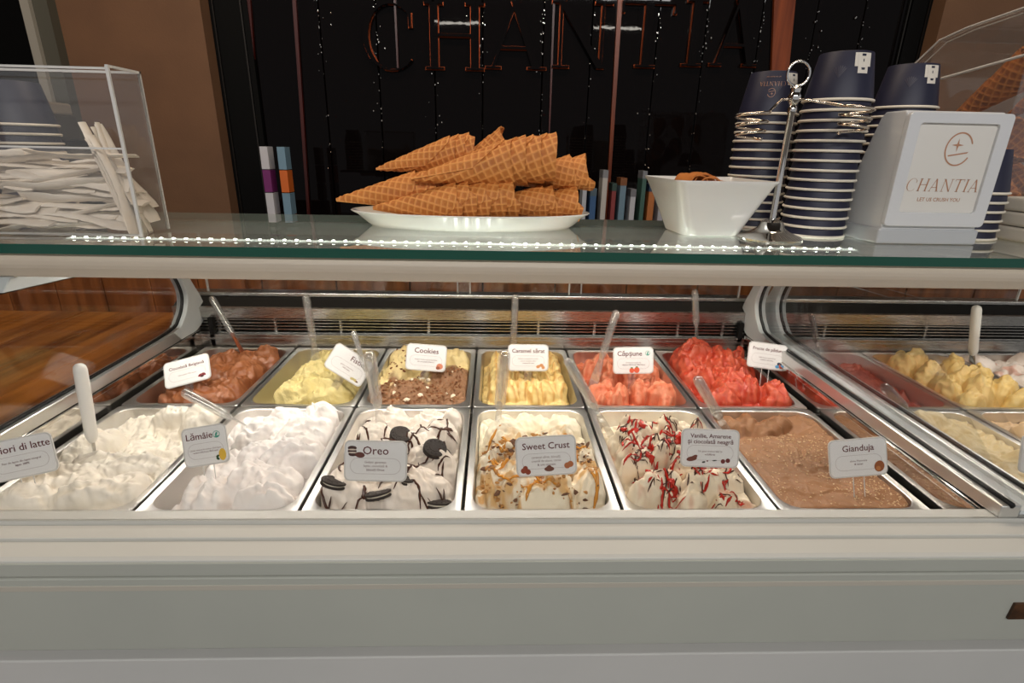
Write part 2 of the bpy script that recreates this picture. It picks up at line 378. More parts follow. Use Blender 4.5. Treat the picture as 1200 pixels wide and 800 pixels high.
# side panels
INN = [(-.447, .074), (-.2, .074), (.0, .074), (.25, .078), (.305, .098), (.333, .132), (.337, .165), (.320, .205), (.287, .236), (.23, .258), (.05, .277), (-.175, .290)]
OUT = [(-.447, .0540), (-.2, .050), (.0, .050), (.28, .050), (.36, .052), (.405, .078), (.408, .118), (.375, .175), (.338, .235), (.29, .290), (.05, .298), (-.155, .312)]
def smooth_open(pts, k=4):
    n = len(pts); out = []
    for i in range(n-1):
        p0, p1, p2, p3 = pts[max(i-1, 0)], pts[i], pts[i+1], pts[min(i+2, n-1)]
        for j in range(k):
            t = j/k; out.append(tuple(.5*((2*b)+(-a+c)*t+(2*a-5*b+4*c-d)*t*t+(-a+3*b-3*c+d)*t**3) for a, b, c, d in zip(p0, p1, p2, p3)))
    return out + [pts[-1]]
inn, out_ = smooth_open(INN), smooth_open(OUT)
alu = mat('rail_aluminium', (.62, .62, .60, 1), .3, .85)
IN_, OU_ = list(inn), list(out_)
for xa, xb, mx in ((-.786, -.757, -.757), (.757, .786, .757), (.814, .843, .843)):
    inn = IN_ if mx < 0 else IN_[:-4]; out_ = OU_ if mx < 0 else OU_[:-4]
    mb = MB(); n = len(inn); vs = []
    for x in (xa, xb): vs += [(x, *p) for p in inn] + [(x, *p) for p in out_]
    fs = []
    for i in range(n-1):
        fs += [(i, i+1, n+i+1, n+i), (2*n+i, 3*n+i, 3*n+i+1, 2*n+i+1), (i, 2*n+i, 2*n+i+1, i+1), (n+i, n+i+1, 3*n+i+1, 3*n+i)]
    fs += [(0, n, 3*n, 2*n), (n-1, 3*n-1, 4*n-1, 2*n-1)]
    mb.add(vs, fs); mb.mi = [1 if (sum(mb.v[i][2] for i in f)/4 < .085 and sum(mb.v[i][1] for i in f)/4 < .27) else 0 for f in mb.f]
    mb.build('side_frame', [frame_w, alu], dc, smooth='auto', bevel=.002)
    g = MB(); xm = (xa+xb)/2
    tb = MB().tube([(xm, *p) for p in inn], .0045, 6).build('gasket', black_m, dc, smooth=True)
    prof = list(IN_)
    MB().prism(prof, 0, xm-.003, xm+.003).build('side_glass', pane, dc)
    MB().box(xa+.001, xb-.001, -.42, .372, -.15, .050).build('side_wall', mirror, dc)
    for y0, y1 in ((-.42, .372),):
        MB().box(mx-.004 if mx > .8 else mx-.003*(1 if mx > 0 else -1)-.003, (mx+.004) if mx > .8 else mx+.003, y0, y1, .040, .049).build('wall_trim', chrome, dc, bevel=.001)
MB().box(.786, .814, -.447, .36, .060, .066).build('divider_cap', frame_w, dc)
# pan support rails
for y in (-.366, -.0025, .3625): MB().box(X0, X1, y-.002, y+.0065, -.03, -.013).build('support_rail', steel, dc)
# top: front bar, LED strip, glass shelf, sloping front glass
MB().prism([(-.150, .312), (-.152, .340), (-.146, .3515), (-.112, .3515), (-.112, .322), (-.120, .312)], 0, X0-.2, X1).build('top_bar', mat('top_bar_enamel', srgb(188, 176, 160), .35), dc, bevel=.002)
tg = MB().box(X0-.25, X1, -.155, .312, .352, .368)
tg.mi = [0, 0, 1, 0, 1, 0]
shelf = tg.build('glass_shelf', [topglass, green_edge], dc)
MB().prism([(-.4435, .0535), (-.449, .0535), (-.151, .3335), (-.147, .331)], 0, X0, X1).build('front_glass', pane, dc)
MB().box(X0, X1, .285, .30, .322, .3515).build('rear_bar', mat('rear_bar_alu', (.4, .4, .39, 1), .35, 1.), dc, bevel=.002)
led_w = mat('led_white', (1, .96, .9, 1), .4, emit=22.)
led_d = mat('led_diffuser', (.95, .93, .9, 1), .4, emit=2.6)
lp = MB().box(-.80, .80, .034, .060, .343, .3455).build('led_profile', mat('led_alu', (.75, .75, .73, 1), .3, .8), dc)
MB().box(-.80, .80, .040, .054, .3456, .3470).build('led_diffuser', led_d, lp)
me = MB().lathe([(.0012, -.0015), (.0034, -.0008), (.0034, .0008), (.0012, .0015)], 8).mesh('led')
me.materials.append(led_w)
for i in range(66):
    o = link('led', me, None, lp, world=False); o.location = Vector((-.79+i*.0243, .047, .3482)) - Vector(dc.location) - Vector(lp.location)
    for q in (-1,):
        o2 = link('led', me, None, lp, world=False); o2.location = Vector((-.79+i*.0243, .047, .3415)) - Vector(dc.location) - Vector(lp.location)
area('led_strip_light', (0, .047, .339), (0, -.05, 0), 1.58, .022, 4.7, (1, .93, .84))
area('led_strip_light_second_bay', (1.6, .047, .339), (1.6, -.05, 0), 1.5, .022, 2.6, (1, .94, .86))

# ------------------------------------------------------------------ pans
PW, PL = .2445, .3605
IW, IL, TW, TL, DEP = .220, .336, .204, .318, .115
def halfs(z):
    t = np.clip(-np.asarray(z, float)/DEP, 0, 1); return (IW+(TW-IW)*t)/2, (IL+(TL-IL)*t)/2
def lp3(w, h, r, z): return [(x, y, z) for x, y in rrect(w, h, r, 6)]
def pan_mesh():
    ls = [lp3(PW-.001, PL-.001, .007, -.012), lp3(PW, PL, .007, -.0115), lp3(PW, PL, .007, -.001), lp3(PW-.002, PL-.002, .007, 0), lp3(IW+.004, IL+.004, .034, 0),
          lp3(IW+.001, IL+.001, .033, -.001), lp3(IW, IL, .032, -.004), lp3(TW, TL, .026, -DEP+.008), lp3(TW-.012, TL-.012, .02, -DEP),
          lp3(TW-.010, TL-.010, .02, -DEP-.0012), lp3(TW+.002, TL+.002, .026, -DEP+.007), lp3(IW+.002, IL+.002, .032, -.004), lp3(PW-.003, PL-.003, .006, -.0022), lp3(PW-.003, PL-.003, .006, -.012)]
    n = len(ls[0]); mb = MB(); vs = [p for l in ls for p in l]; fs = []
    for k in range(len(ls)):
        k2 = (k+1) % len(ls)
        if k in (8,): continue
        for i in range(n): fs.append((k*n+i, k*n+(i+1) % n, k2*n+(i+1) % n, k2*n+i))
    fs.append(tuple(8*n+i for i in range(n))); fs.append(tuple(9*n+n-1-i for i in range(n)))
    return mb.add(vs, fs).mesh('gelato_pan')
panme = pan_mesh()
# ------------------------------------------------------------------ gelato
class Gel: pass
def make_gelato(xc, yc, hf, m, label, nx=140, ny=210, name='gelato', group=None, tex=1.):
    u = np.linspace(-1, 1, nx); v = np.linspace(-1, 1, ny); U, Vv = np.meshgrid(u, v)
    # square grid pulled in to the rounded corners of the pan
    a, b, r = IW/2, IL/2, .030
    Xp, Yp = U*a, Vv*b
    dx = np.maximum(np.abs(Xp)-(a-r), 0); dy = np.maximum(np.abs(Yp)-(b-r), 0); dd = np.sqrt(dx*dx+dy*dy)+1e-9
    mx = np.maximum(dx, dy); k = np.where(dd > 0, mx/dd, 1.)
    Xp = np.sign(Xp)*(np.abs(Xp)-dx+dx*np.minimum(k, 1)); Yp = np.sign(Yp)*(np.abs(Yp)-dy+dy*np.minimum(k, 1))
    H, mixv = hf(Xp/a, Yp/b, Xp, Yp)
    def blur(A, k):
        for _ in range(k):
            B = np.pad(A, 1, mode='edge'); A = (B[1:-1, 1:-1]*2+B[:-2, 1:-1]+B[2:, 1:-1]+B[1:-1, :-2]+B[1:-1, 2:])/6
        return A
    H = blur(H, 3); Hs = blur(H, 3)
    gy, gx = np.gradient(Hs, IL/(ny-1), IW/(nx-1)); slope = np.sqrt(gx*gx+gy*gy); flatk = 1/(1+(slope/.9)**2)
    sd = int(xc*1000) % 97 + (31 if yc > 0 else 0)
    wx = Xp*24+.9*fbm(Xp*18, Yp*18, sd, 2); wy = Yp*24+.9*fbm(Xp*18, Yp*18, sd+5, 2)
    rid = 1-np.abs(perlin(wx, wy, sd+9))*1.6; rid2 = 1-np.abs(perlin(wx*2.3, wy*2.3, sd+19))*1.6
    H = H + tex*flatk*((rid-.5)*.0075+(rid2-.5)*.0036)
    edge = np.maximum(np.abs(U), np.abs(Vv))
    over = np.maximum(H, 0)*sstep(.93, 1., edge)           # stays inside the rim at the walls
    H = H - over - .004*sstep(.96, 1., edge)
    ha, hb = halfs(H-.002)
    X = Xp/a*(ha-.0012); Y = Yp/b*(hb-.0012)
    # lumps along the surface normal, so the steep sides are folded too
    def n3(f, s0): return perlin(X*f+H*f*.6, H*f+Y*f*.5, s0)+perlin(Y*f-H*f*.7, X*f+H*f*.4, s0+3)
    dsp = tex*(.0030*n3(45, sd+41)+.0016*n3(95, sd+51))*sstep(1., .9, edge)
    nn = np.sqrt(1+gx*gx+gy*gy); X = X - gx/nn*dsp; Y = Y - gy/nn*dsp; H = H + dsp/nn
    n = nx*ny; verts = np.stack([X.ravel(), Y.ravel(), H.ravel()], 1)
    idx = np.arange(n).reshape(ny, nx)
    q = np.stack([idx[:-1, :-1], idx[:-1, 1:], idx[1:, 1:], idx[1:, :-1]], -1).reshape(-1, 4)
    ring = np.concatenate([idx[0, :-1], idx[:-1, -1], idx[-1, :0:-1], idx[:0:-1, 0]])
    rb = verts[ring].copy(); zb = np.minimum(rb[:, 2]-.012, -.06); zb = np.maximum(zb, -DEP+.01)
    hx, hy = halfs(zb); hx0, hy0 = halfs(rb[:, 2]-.002)
    rb[:, 0] *= (hx-.002)/hx0; rb[:, 1] *= (hy-.002)/hy0; rb[:, 2] = zb
    allv = np.concatenate([verts, rb]); m_ = len(ring)
    faces = [tuple(f) for f in q.tolist()] + [(int(ring[(i+1) % m_]), int(ring[i]), n+i, n+(i+1) % m_) for i in range(m_)] + [tuple(n+m_-1-i for i in range(m_))]
    me = bpy.data.meshes.new(name); me.from_pydata(allv.tolist(), [], faces); me.update()
    at = me.attributes.new('mixv', 'FLOAT', 'POINT'); at.data.foreach_set('value', np.concatenate([mixv.ravel(), np.zeros(m_)]).astype(np.float32))
    me.materials.append(m)
    o = link(name, me, None, None, smooth=True); o.location = (xc, yc, 0)
    tag(o, label, 'gelato', group)
    g = Gel(); g.o = o; g.H = H; g.xc = xc; g.yc = yc; g.nx = nx; g.ny = ny; g.X = X; g.Y = Y
    def z(x, y):
        i = (x/(IW/2)+1)/2*(nx-1); j = (y/(IL/2)+1)/2*(ny-1)
        i = min(max(i, 0), nx-1.001); j = min(max(j, 0), ny-1.001); i0, j0 = int(i), int(j); fi, fj = i-i0, j-j0
        return float((H[j0, i0]*(1-fi)+H[j0, i0+1]*fi)*(1-fj)+(H[j0+1, i0]*(1-fi)+H[j0+1, i0+1]*fi)*fj)
    g.z = z
    return g
def lobes(X, Y, specs, base):
    """folded scoops: each lobe (x, y, angle, a, b, floor, height, ridge amplitude, ridge waves)"""
    h = base.copy(); tone = np.zeros_like(base)
    for i, (cx, cy, ang, a, b, z0, ht, ra, rn) in enumerate(specs):
        ca, sa = math.cos(ang), math.sin(ang); dx, dy = X-cx, Y-cy
        wob = .25*fbm(X*22, Y*22, 91+i*7, 3)
        p = (dx*ca+dy*sa)/a; q = (-dx*sa+dy*ca)/b; d = (p+wob*.35)**2+(q+wob*.35)**2
        z = z0 + 1.18*ht*np.sqrt(np.maximum(0, 1-d))
        z = z + 1.5*ra*np.sin(q*rn+p*p*3+wob*5)*np.clip(1-d, 0, 1)**.5
        z = np.where(d < 1, z, -1)
        t = .5+.5*np.sin(q*rn+p*p*3+wob*5)
        tone = np.where(z > h, t, tone); h = np.maximum(h, z)
    return h, tone
def rand_lobes(seed, n, area_, sz, z0, ht, ra, rn, angc=0., angs=1.2, jit=.006):
    r = random.Random(seed); x0, x1, y0, y1 = area_; L = []
    for i in range(n):
        a = r.uniform(*sz)
        L.append((r.uniform(x0, x1), r.uniform(y0, y1), angc+r.uniform(-angs, angs), a, a*r.uniform(.45, .75), z0+r.uniform(-jit, jit), ht*r.uniform(.7, 1.15), ra*r.uniform(.5, 1.2), rn*r.uniform(.7, 1.3)))
    return L
def gmat(name, c, c2, c3, rough=.42, bump=.12, bs=160, ns=25, sss=0.):
    return mat(name, srgb(*c), rough, c2=srgb(*c2), ns=ns, attr='mixv', c3=srgb(*c3), bump=bump, bs=bs, sss=sss, ramp=(.3, .7))
def drape(g, paths, wd, th, m, name):
    mb = MB()
    for path in paths:
        pts = [(x, y, g.z(x, y)+th*.15+.0011) for x, y in path if abs(x) < IW/2-.006 and abs(y) < IL/2-.006]
        if len(pts) < 3: continue
        ls = []; n = len(pts)
        for i, p in enumerate(pts):
            t = Vector(pts[min(i+1, n-1)])-Vector(pts[max(i-1, 0)]); t.z = 0
            if t.length < 1e-6: t = Vector((1, 0, 0))
            t.normalize(); s = Vector((-t.y, t.x, 0)); e = math.sin(PI*(i+.35)/(n-.3))**.5 if 0 < i < n-1 else .25
            e *= .75+.5*abs(math.sin(i*1.7+pts[0][0]*300))
            P0 = Vector(p); up = Vector((0, 0, 1))
            ls.append([tuple(P0+s*wd*e*cx+up*(th*e*cz)) for cx, cz in ((-1, -.3), (-.6, .75), (0, 1), (.6, .75), (1, -.3), (0, -.6))])
        mb.loops(ls)
    o = mb.build(name, m, None, smooth=True); o.parent = g.o
    return o
def squiggles(seed, n, area_, length, step=.004, curl=1.6, ang=None):
    r = random.Random(seed); x0, x1, y0, y1 = area_; out = []
    for i in range(n):
        x, y = r.uniform(x0, x1), r.uniform(y0, y1); a = r.uniform(0, 2*PI) if ang is None else ang+r.gauss(0, .5); c = r.gauss(0, curl)*8; p = []
        for k in range(int(r.uniform(.4, 1.2)*length/step)):
            p.append((x, y)); a += c*step + r.gauss(0, .08); c += r.gauss(0, 14); c = max(-60, min(60, c)); x += math.cos(a)*step; y += math.sin(a)*step
        out.append(p)
    return out
_chunks = []
for s_ in range(5):
    r = random.Random(s_); mb = MB()
    mb.loops([[(math.cos(2*PI*i/6+k)*rr*r.uniform(.6, 1.15), math.sin(2*PI*i/6+k)*rr*r.uniform(.6, 1.15), z) for i in range(6)] for k, (rr, z) in enumerate(((.5, -.35), (1, -.1), (.9, .25), (.4, .5)))])
    _chunks.append((mb.v, mb.f))
def crumbs(g, seed, n, area_, sizes, m, name, dens=None, lift=.2, flat=1.):
    r = random.Random(seed); mb = MB(); x0, x1, y0, y1 = area_
    for i in range(n):
        x, y = r.uniform(x0, x1), r.uniform(y0, y1)
        if dens and r.random() > dens(x, y): continue
        s = r.choice(sizes)*r.uniform(.7, 1.2); R_ = Euler((r.uniform(-.6, .6), r.uniform(-.6, .6), r.uniform(0, 6.3))).to_matrix(); v, f = r.choice(_chunks)
        z = g.z(x, y)+s*lift+.0007; st = r.uniform(.5, 1.)
        mb.add([tuple(R_ @ Vector((p[0]*s, p[1]*s*st, p[2]*s*flat)) + Vector((x, y, z))) for p in v], f)
    o = mb.build(name, m, None, smooth=False); o.parent = g.o; tag(o, kind='stuff')
    return o
def fine(X, Y, seed, amp, sc=60): return amp*fbm(X*sc, Y*sc, seed, 4)
pan_i = [0]
def place_pan(xc, yc, label):
    o = bpy.data.objects.new('gelato_pan', panme); COL.objects.link(o); o.location = (xc, yc, 0)
    if not len(panme.materials):
        panme.materials.append(pansteel); panme.polygons.foreach_set('use_smooth', [True]*len(panme.polygons)); panme.set_sharp_from_angle(angle=.6)
    tag(o, label, 'pan', 'steel gelato pans in the case')
BY, FY = .1815, -.1825
def ck(k): return (k+.5)*P
G = {}
BK = ['chocolate brown', 'pale green pistachio', 'crumb-topped cream', 'caramel yellow', 'salmon pink strawberry', 'bright red berry']
FK = ['smooth white milk', 'ridged pure white lemon', 'white cookie-studded', 'caramel and crumb topped white', 'cherry-streaked vanilla', 'flat hazelnut brown']
for i in range(6):
    place_pan(ck(i-3), BY, f'steel pan holding the {BK[i]} gelato'); place_pan(ck(i-3), FY, f'steel pan holding the {FK[i]} gelato')
# 1 chocolate
def f_choc(u, v, X, Y):
    base = -.030+.012*fbm(X*14, Y*14, 3)-.045*sstep(-.35, -.85, u+.25*v)*sstep(.6, -.2, v)
    L = [(.03, .10, .3, .075, .05, -.025, .035, .002, 9), (-.035, .095, -.5, .06, .045, -.028, .034, .002, 8), (.055, .02, 1.1, .06, .04, -.025, .036, .002, 7), (0, .01, .2, .07, .045, -.03, .036, .002, 9), (-.03, -.06, .1, .065, .04, -.035, .036, .003, 8), (.05, -.075, -.3, .055, .045, -.03, .034, .0025, 8), (.0, -.115, .1, .085, .035, -.03, .034, .003, 7), (.06, .13, .9, .04, .03, -.02, .034, .002, 7)] + rand_lobes(11, 16, (-.06, .09, -.13, .14), (.02, .036), -.022, .032, .0015, 9)
    h, t = lobes(X, Y, L, base); h += fine(X, Y, 5, .0022, 45)
    return h, np.clip(.6*sstep(-.02, .02, h)*t, 0, 1)
G['choc'] = make_gelato(ck(-3), BY, f_choc, gmat('chocolate_gelato', (150, 90, 54), (128, 72, 40), (170, 112, 76), .26, .06, 60, 14), 'glossy chocolate brown gelato in the pan by the wooden counter')
def f_fistic(u, v, X, Y):
    base = -.028+.006*fbm(X*20, Y*20, 13)-.055*sstep(-.45, -.95, u+.1*v)
    L = [(.02, -.08, .1, .085, .06, -.03, .05, .003, 12), (-.02, .02, .5, .06, .05, -.03, .042, .002, 12), (.05, .05, -.4, .055, .05, -.03, .04, .002, 12), (-.01, .12, .2, .06, .04, -.03, .04, .001, 10), (-.035, -.10, .5, .05, .05, -.035, .045, .003, 11), (.06, -.02, .9, .04, .06, -.03, .042, .002, 12)] + rand_lobes(21, 10, (-.05, .09, -.13, .13), (.018, .032), -.022, .03, .0012, 9)
    h, t = lobes(X, Y, L, base); h += fine(X, Y, 15, .0032, 90)
    return h, np.clip(.5+.6*fbm(X*40, Y*40, 31), 0, 1)*.5
G['fistic'] = make_gelato(ck(-2), BY, f_fistic, gmat('pistachio_gelato', (212, 194, 132), (200, 180, 112), (222, 208, 152), .5, .5, 260, 30), 'pale green-yellow grainy pistachio gelato in its pan')
def f_cook(u, v, X, Y):
    base = -.012+.012*fbm(X*12, Y*12, 23)-.02*sstep(.2, 1., v)
    L = [(-.055, .05, .9, .07, .04, -.03, .045, .002, 8), (.0, .12, .1, .06, .035, -.02, .03, .002, 7), (.07, .11, -.6, .05, .035, -.02, .034, .002, 7), (-.07, .12, .4, .045, .03, -.02, .034, .002, 8), (.05, .01, -.3, .07, .045, -.02, .03, .0, 5), (-.04, -.08, 0, .08, .06, -.03, .032, .0, 5)]
    h, t = lobes(X, Y, L, base); h += fine(X, Y, 25, .0025, 60)
    m = sstep(-.12, .1, (.28*u+.12) - v - .1 + .35*fbm(X*18, Y*18, 28, 3)); h += m*fine(X, Y, 27, .003, 130)
    return h, m
G['cookies'] = make_gelato(ck(-1), BY, f_cook, gmat('cookie_gelato', (230, 210, 156), (220, 196, 138), (146, 106, 74), .55, .4, 200, 24), 'cream gelato half covered with brown cookie crumbs')
crumbs(G['cookies'], 4, 650, (-.09, .095, -.15, .06), (.0018, .0026, .004), mat('cookie_crumb', srgb(150, 96, 56), .8, c2=srgb(112, 66, 36), ns=60), 'crumbs', lambda x, y: 1 if y < .3*x-.02 else .12)
crumbs(G['cookies'], 6, 22, (-.07, .09, -.14, .10), (.004, .007), mat('white_chip', srgb(240, 226, 200), .6), 'chips')
crumbs(G['cookies'], 7, 16, (-.095, -.03, -.0, .14), (.004, .006), MATS['cookie_crumb'], 'cookie_bits')
def f_caramel(u, v, X, Y):
    base = -.024+.008*fbm(X*12, Y*12, 33)
    L = [(-.07+.03*(i % 6), .12-.05*(i//6)+.008*(i % 3), PI/2+.35*math.sin(i*2.1), .045, .024, -.028, .036, .0022, 9) for i in range(30)]
    h, t = lobes(X, Y, L, base); h -= .016*sstep(.7, 1., np.maximum(abs(u), abs(v))); h += fine(X, Y, 35, .0012, 50)
    return h, np.clip(t**3*.75, 0, 1)
G['caramel'] = make_gelato(ck(0), BY, f_caramel, gmat('caramel_gelato', (234, 208, 144), (228, 198, 126), (200, 144, 70), .34, .06, 90, 20), 'golden yellow caramel gelato with rippled folds')
def f_straw(u, v, X, Y):
    base = -.030+.012*fbm(X*16, Y*16, 43)-.02*sstep(.6, 1, u)*sstep(.0, -.9, v)
    L = rand_lobes(44, 46, (-.085, .08, -.14, .14), (.018, .04), -.026, .034, .002, 8, angs=1.6, jit=.008)
    h, t = lobes(X, Y, L, base); h += fine(X, Y, 45, .0042, 75)
    return h, t*.7
G['straw'] = make_gelato(ck(1), BY, f_straw, gmat('strawberry_gelato', (214, 122, 86), (202, 100, 66), (226, 150, 116), .45, .4, 150, 30), 'salmon pink rough strawberry gelato in its pan')
def f_berry(u, v, X, Y):
    base = -.024+.012*fbm(X*16, Y*16, 53)
    L = [(-.04, .10, .4, .07, .05, -.02, .066, .004, 10), (.02, .07, 1.2, .07, .05, -.02, .058, .003, 10)] + rand_lobes(54, 34, (-.09, .09, -.14, .12), (.024, .05), -.018, .040, .002, 9, angs=1.6, jit=.008)
    h, t = lobes(X, Y, L, base); h += fine(X, Y, 55, .005, 60)
    return h, t*.6
G['berry'] = make_gelato(ck(2), BY, f_berry, gmat('berry_sorbet', (192, 72, 46), (176, 52, 32), (208, 104, 74), .36, .25, 110, 30), 'bright red heaped berry sorbet in its pan')
# front row
def f_fior(u, v, X, Y):
    pass
    hollow = sstep(-.15, .25, v)*sstep(1.05, .55, v+.1*u)
    base = -.008+.010*fbm(X*9, Y*9, 63)-.026*hollow
    L = [(-.075, .03, 1.2, .06, .03, -.02, .03, .001, 6), (.08, .135, .3, .05, .03, -.02, .034, .002, 7), (.02, .15, .0, .06, .02, -.022, .03, .001, 7)]
    L += [(-.03, -.09, .25, .085, .04, -.02, .034, .002, 8), (.05, -.06, .35, .07, .035, -.02, .032, .0025, 9), (.04, -.135, .2, .07, .03, -.02, .036, .002, 9), (-.06, -.14, .1, .05, .03, -.02, .034, .002, 7), (-.02, -.04, .4, .06, .025, -.02, .03, .002, 6), (.08, -.11, .9, .035, .05, -.02, .03, .002, 7)]
    h, t = lobes(X, Y, L, base); h += fine(X, Y, 65, .0016, 26)+.0022*sstep(0, .5, v)*fbm(X*110, Y*110, 68, 3)*sstep(-.05, .35, fbm(X*20, Y*20, 71))
    return h, np.clip(t*.5, 0, 1)
G['fior'] = make_gelato(ck(-3), FY, f_fior, gmat('milk_gelato', (240, 232, 218), (236, 226, 208), (246, 240, 230), .34, .2, 110, 14), 'creamy white milk gelato, scooped hollow at the back')
def f_lemon(u, v, X, Y):
    base = -.022+.010*fbm(X*12, Y*12, 73)-.07*sstep(-.2, -.62, u+.2*(v+1)*0-.1)*sstep(.25, -.45, v)
    L = [(.05, .06, .9, .07, .05, -.02, .042, .003, 15), (.06, -.02, .7, .07, .045, -.02, .042, .0032, 15), (.065, .13, .5, .04, .03, -.02, .044, .002, 9), (.0, .12, .3, .05, .035, -.022, .04, .002, 9), (-.02, .05, .8, .06, .04, -.02, .042, .002, 10), (-.065, .10, .5, .04, .05, -.03, .03, .001, 6), (.0, -.03, 1.0, .06, .035, -.022, .044, .003, 10), (-.035, -.06, 1.2, .05, .03, -.03, .05, .003, 8), (.02, -.10, .9, .05, .03, -.02, .046, .003, 9), (.06, -.11, .6, .05, .04, -.02, .04, .003, 12), (-.02, -.135, 1.3, .05, .03, -.03, .045, .003, 8), (-.055, -.12, 1.4, .045, .028, -.04, .046, .003, 8), (.06, -.15, .2, .05, .025, -.02, .04, .003, 10), (-.07, -.15, 1.0, .04, .02, -.06, .04, .002, 7)]
    h, t = lobes(X, Y, L, base); h += fine(X, Y, 75, .0022, 42)
    return h, t*.4
G['lemon'] = make_gelato(ck(-2), FY, f_lemon, gmat('lemon_sorbet', (248, 242, 238), (244, 234, 228), (252, 250, 248), .4, .14, 110, 18), 'pure white lemon sorbet in ridged heaps, one pan corner bare', 180, 260)
def f_oreo(u, v, X, Y):
    base = -.022+.010*fbm(X*11, Y*11, 83)
    L = [(-.06, -.10, .5, .06, .05, -.03, .05, .001, 5), (.03, -.11, .2, .075, .05, -.03, .052, .001, 5), (.06, -.04, -.4, .06, .05, -.03, .052, .001, 5), (-.03, -.03, .6, .06, .05, -.03, .05, .001, 5), (.02, .03, .2, .06, .05, -.03, .048, .001, 5), (.07, .06, .9, .04, .04, -.03, .05, .002, 6), (-.06, .05, 1.1, .05, .04, -.03, .048, .001, 5), (.04, .12, .2, .05, .035, -.03, .04, .002, 7), (-.04, .12, .4, .045, .04, -.03, .046, .002, 7), (.085, .12, 1.3, .035, .025, -.03, .045, .002, 7)]
    h, t = lobes(X, Y, L, base); h += fine(X, Y, 85, .002, 50)+.003*sstep(.3, .8, v)*fbm(X*70, Y*70, 88, 3)
    return h, np.zeros_like(h)
G['cream'] = make_gelato(ck(-1), FY, f_oreo, gmat('cookie_cream_gelato', (240, 230, 220), (236, 224, 210), (200, 180, 150), .42, .15, 90, 16), 'white lumpy gelato with dark cookie halves and chocolate drizzle')
choc_dark = mat('chocolate_sauce', srgb(74, 40, 26), .25)
drape(G['cream'], squiggles(3, 60, (-.09, .09, -.155, .10), .06, curl=2.2), .0021, .0016, choc_dark, 'chocolate_drizzle')
drape(G['cream'], squiggles(8, 14, (-.09, .09, -.13, .09), .03, curl=2.2), .0055, .0022, choc_dark, 'chocolate_drizzle')
def f_sweet(u, v, X, Y):
    base = -.022+.010*fbm(X*11, Y*11, 103)
    L = rand_lobes(105, 40, (-.09, .09, -.15, .06), (.026, .05), -.024, .042, .003, 9, angc=.6, angs=1.0)+[(.0, .12, .1, .06, .035, -.03, .034, .002, 7), (.06, .11, .5, .05, .04, -.03, .036, .002, 7), (-.06, .09, 1.0, .05, .035, -.03, .042, .002, 7)]
    h, t = lobes(X, Y, L, base); h += fine(X, Y, 107, .0022, 60)
    m = sstep(.0, .45, fbm(X*26+.6*fbm(X*14, Y*14, 112), Y*26, 111, 3)-.1+.25*t)*sstep(.45, .0, v)
    return h, np.clip(m, 0, .85)
G['sweet'] = make_gelato(ck(0), FY, f_sweet, gmat('sweet_crust_gelato', (244, 234, 212), (240, 226, 198), (218, 170, 100), .42, .2, 110, 18), 'cream gelato topped with caramel and brown biscuit crumbs')
drape(G['sweet'], squiggles(13, 44, (-.09, .09, -.155, .03), .05, curl=2), .003, .0018, mat('caramel_sauce', srgb(208, 142, 54), .2), 'caramel_drizzle')
crumbs(G['sweet'], 14, 800, (-.098, .098, -.158, .02), (.002, .003, .0055), mat('biscuit_crumb', srgb(206, 156, 92), .75, c2=srgb(168, 116, 62), ns=50), 'biscuit_crumbs', lambda x, y: .5+.5*math.sin(x*60+y*47))
crumbs(G['sweet'], 15, 300, (-.098, .098, -.158, .04), (.003, .005, .008), mat('brown_crumb', srgb(122, 86, 62), .75, c2=srgb(90, 60, 42), ns=50), 'brown_crumbs', lambda x, y: max(0, math.sin(x*52+1)*math.sin(y*48)+.25), flat=.6)
def f_van(u, v, X, Y):
    base = -.02+.008*fbm(X*9, Y*9, 123)-.015*sstep(.45, .8, v)
    L = rand_lobes(125, 44, (-.09, .085, -.15, .07), (.02, .042), -.022, .044, .002, 8, angc=.2, angs=.7)+[(.05, .12, .2, .05, .03, -.034, .026, .001, 5)]
    h, t = lobes(X, Y, L, base); h += fine(X, Y, 127, .002, 60)
    return h, np.clip(.7*sstep(.3, .8, fbm(X*24, Y*24, 131, 3))*sstep(.5, .2, v), 0, 1)
G['vanilla'] = make_gelato(ck(1), FY, f_van, gmat('vanilla_gelato', (236, 222, 198), (232, 216, 188), (206, 150, 122), .42, .15, 90, 16), 'cream vanilla gelato streaked with red cherry and dark chocolate')
cherry = mat('cherry_sauce', srgb(178, 36, 22), .15)
drape(G['vanilla'], squiggles(23, 130, (-.09, .09, -.155, .08), .04, curl=2.2), .0024, .0016, cherry, 'cherry_drizzle')
drape(G['vanilla'], squiggles(24, 34, (-.09, .08, -.135, .05), .026, curl=2), .008, .0022, cherry, 'cherry_drizzle')
drape(G['vanilla'], squiggles(25, 190, (-.09, .09, -.155, .08), .035, curl=1.4, ang=1.0), .0013, .0013, choc_dark, 'chocolate_drizzle')
def f_gian(u, v, X, Y):
    hollow = sstep(.35, .6, v-.1*u+.08*fbm(X*20, Y*20, 141))*sstep(.95, .45, u+.2*v)
    base = -.004+.0025*fbm(X*10, Y*10, 143)-.022*hollow
    L = [(-.04, .135, .9, .045, .03, -.032, .030, .002, 7), (.0, .12, .5, .05, .03, -.03, .026, .002, 7), (.035, .14, .2, .035, .025, -.028, .026, .002, 7), (-.08, .13, 1.2, .03, .04, -.03, .028, .002, 6)]
    h, t = lobes(X, Y, L, base); h += fine(X, Y, 145, .0012, 40)+.003*hollow*fbm(X*50, Y*50, 147)
    return h, np.clip(t*.6, 0, 1)
G['gianduja'] = make_gelato(ck(2), FY, f_gian, gmat('hazelnut_gelato', (160, 116, 80), (150, 106, 72), (132, 86, 50), .5, .25, 140, 20), 'flat hazelnut brown gelato sprinkled with pale crumbs', tex=.35)
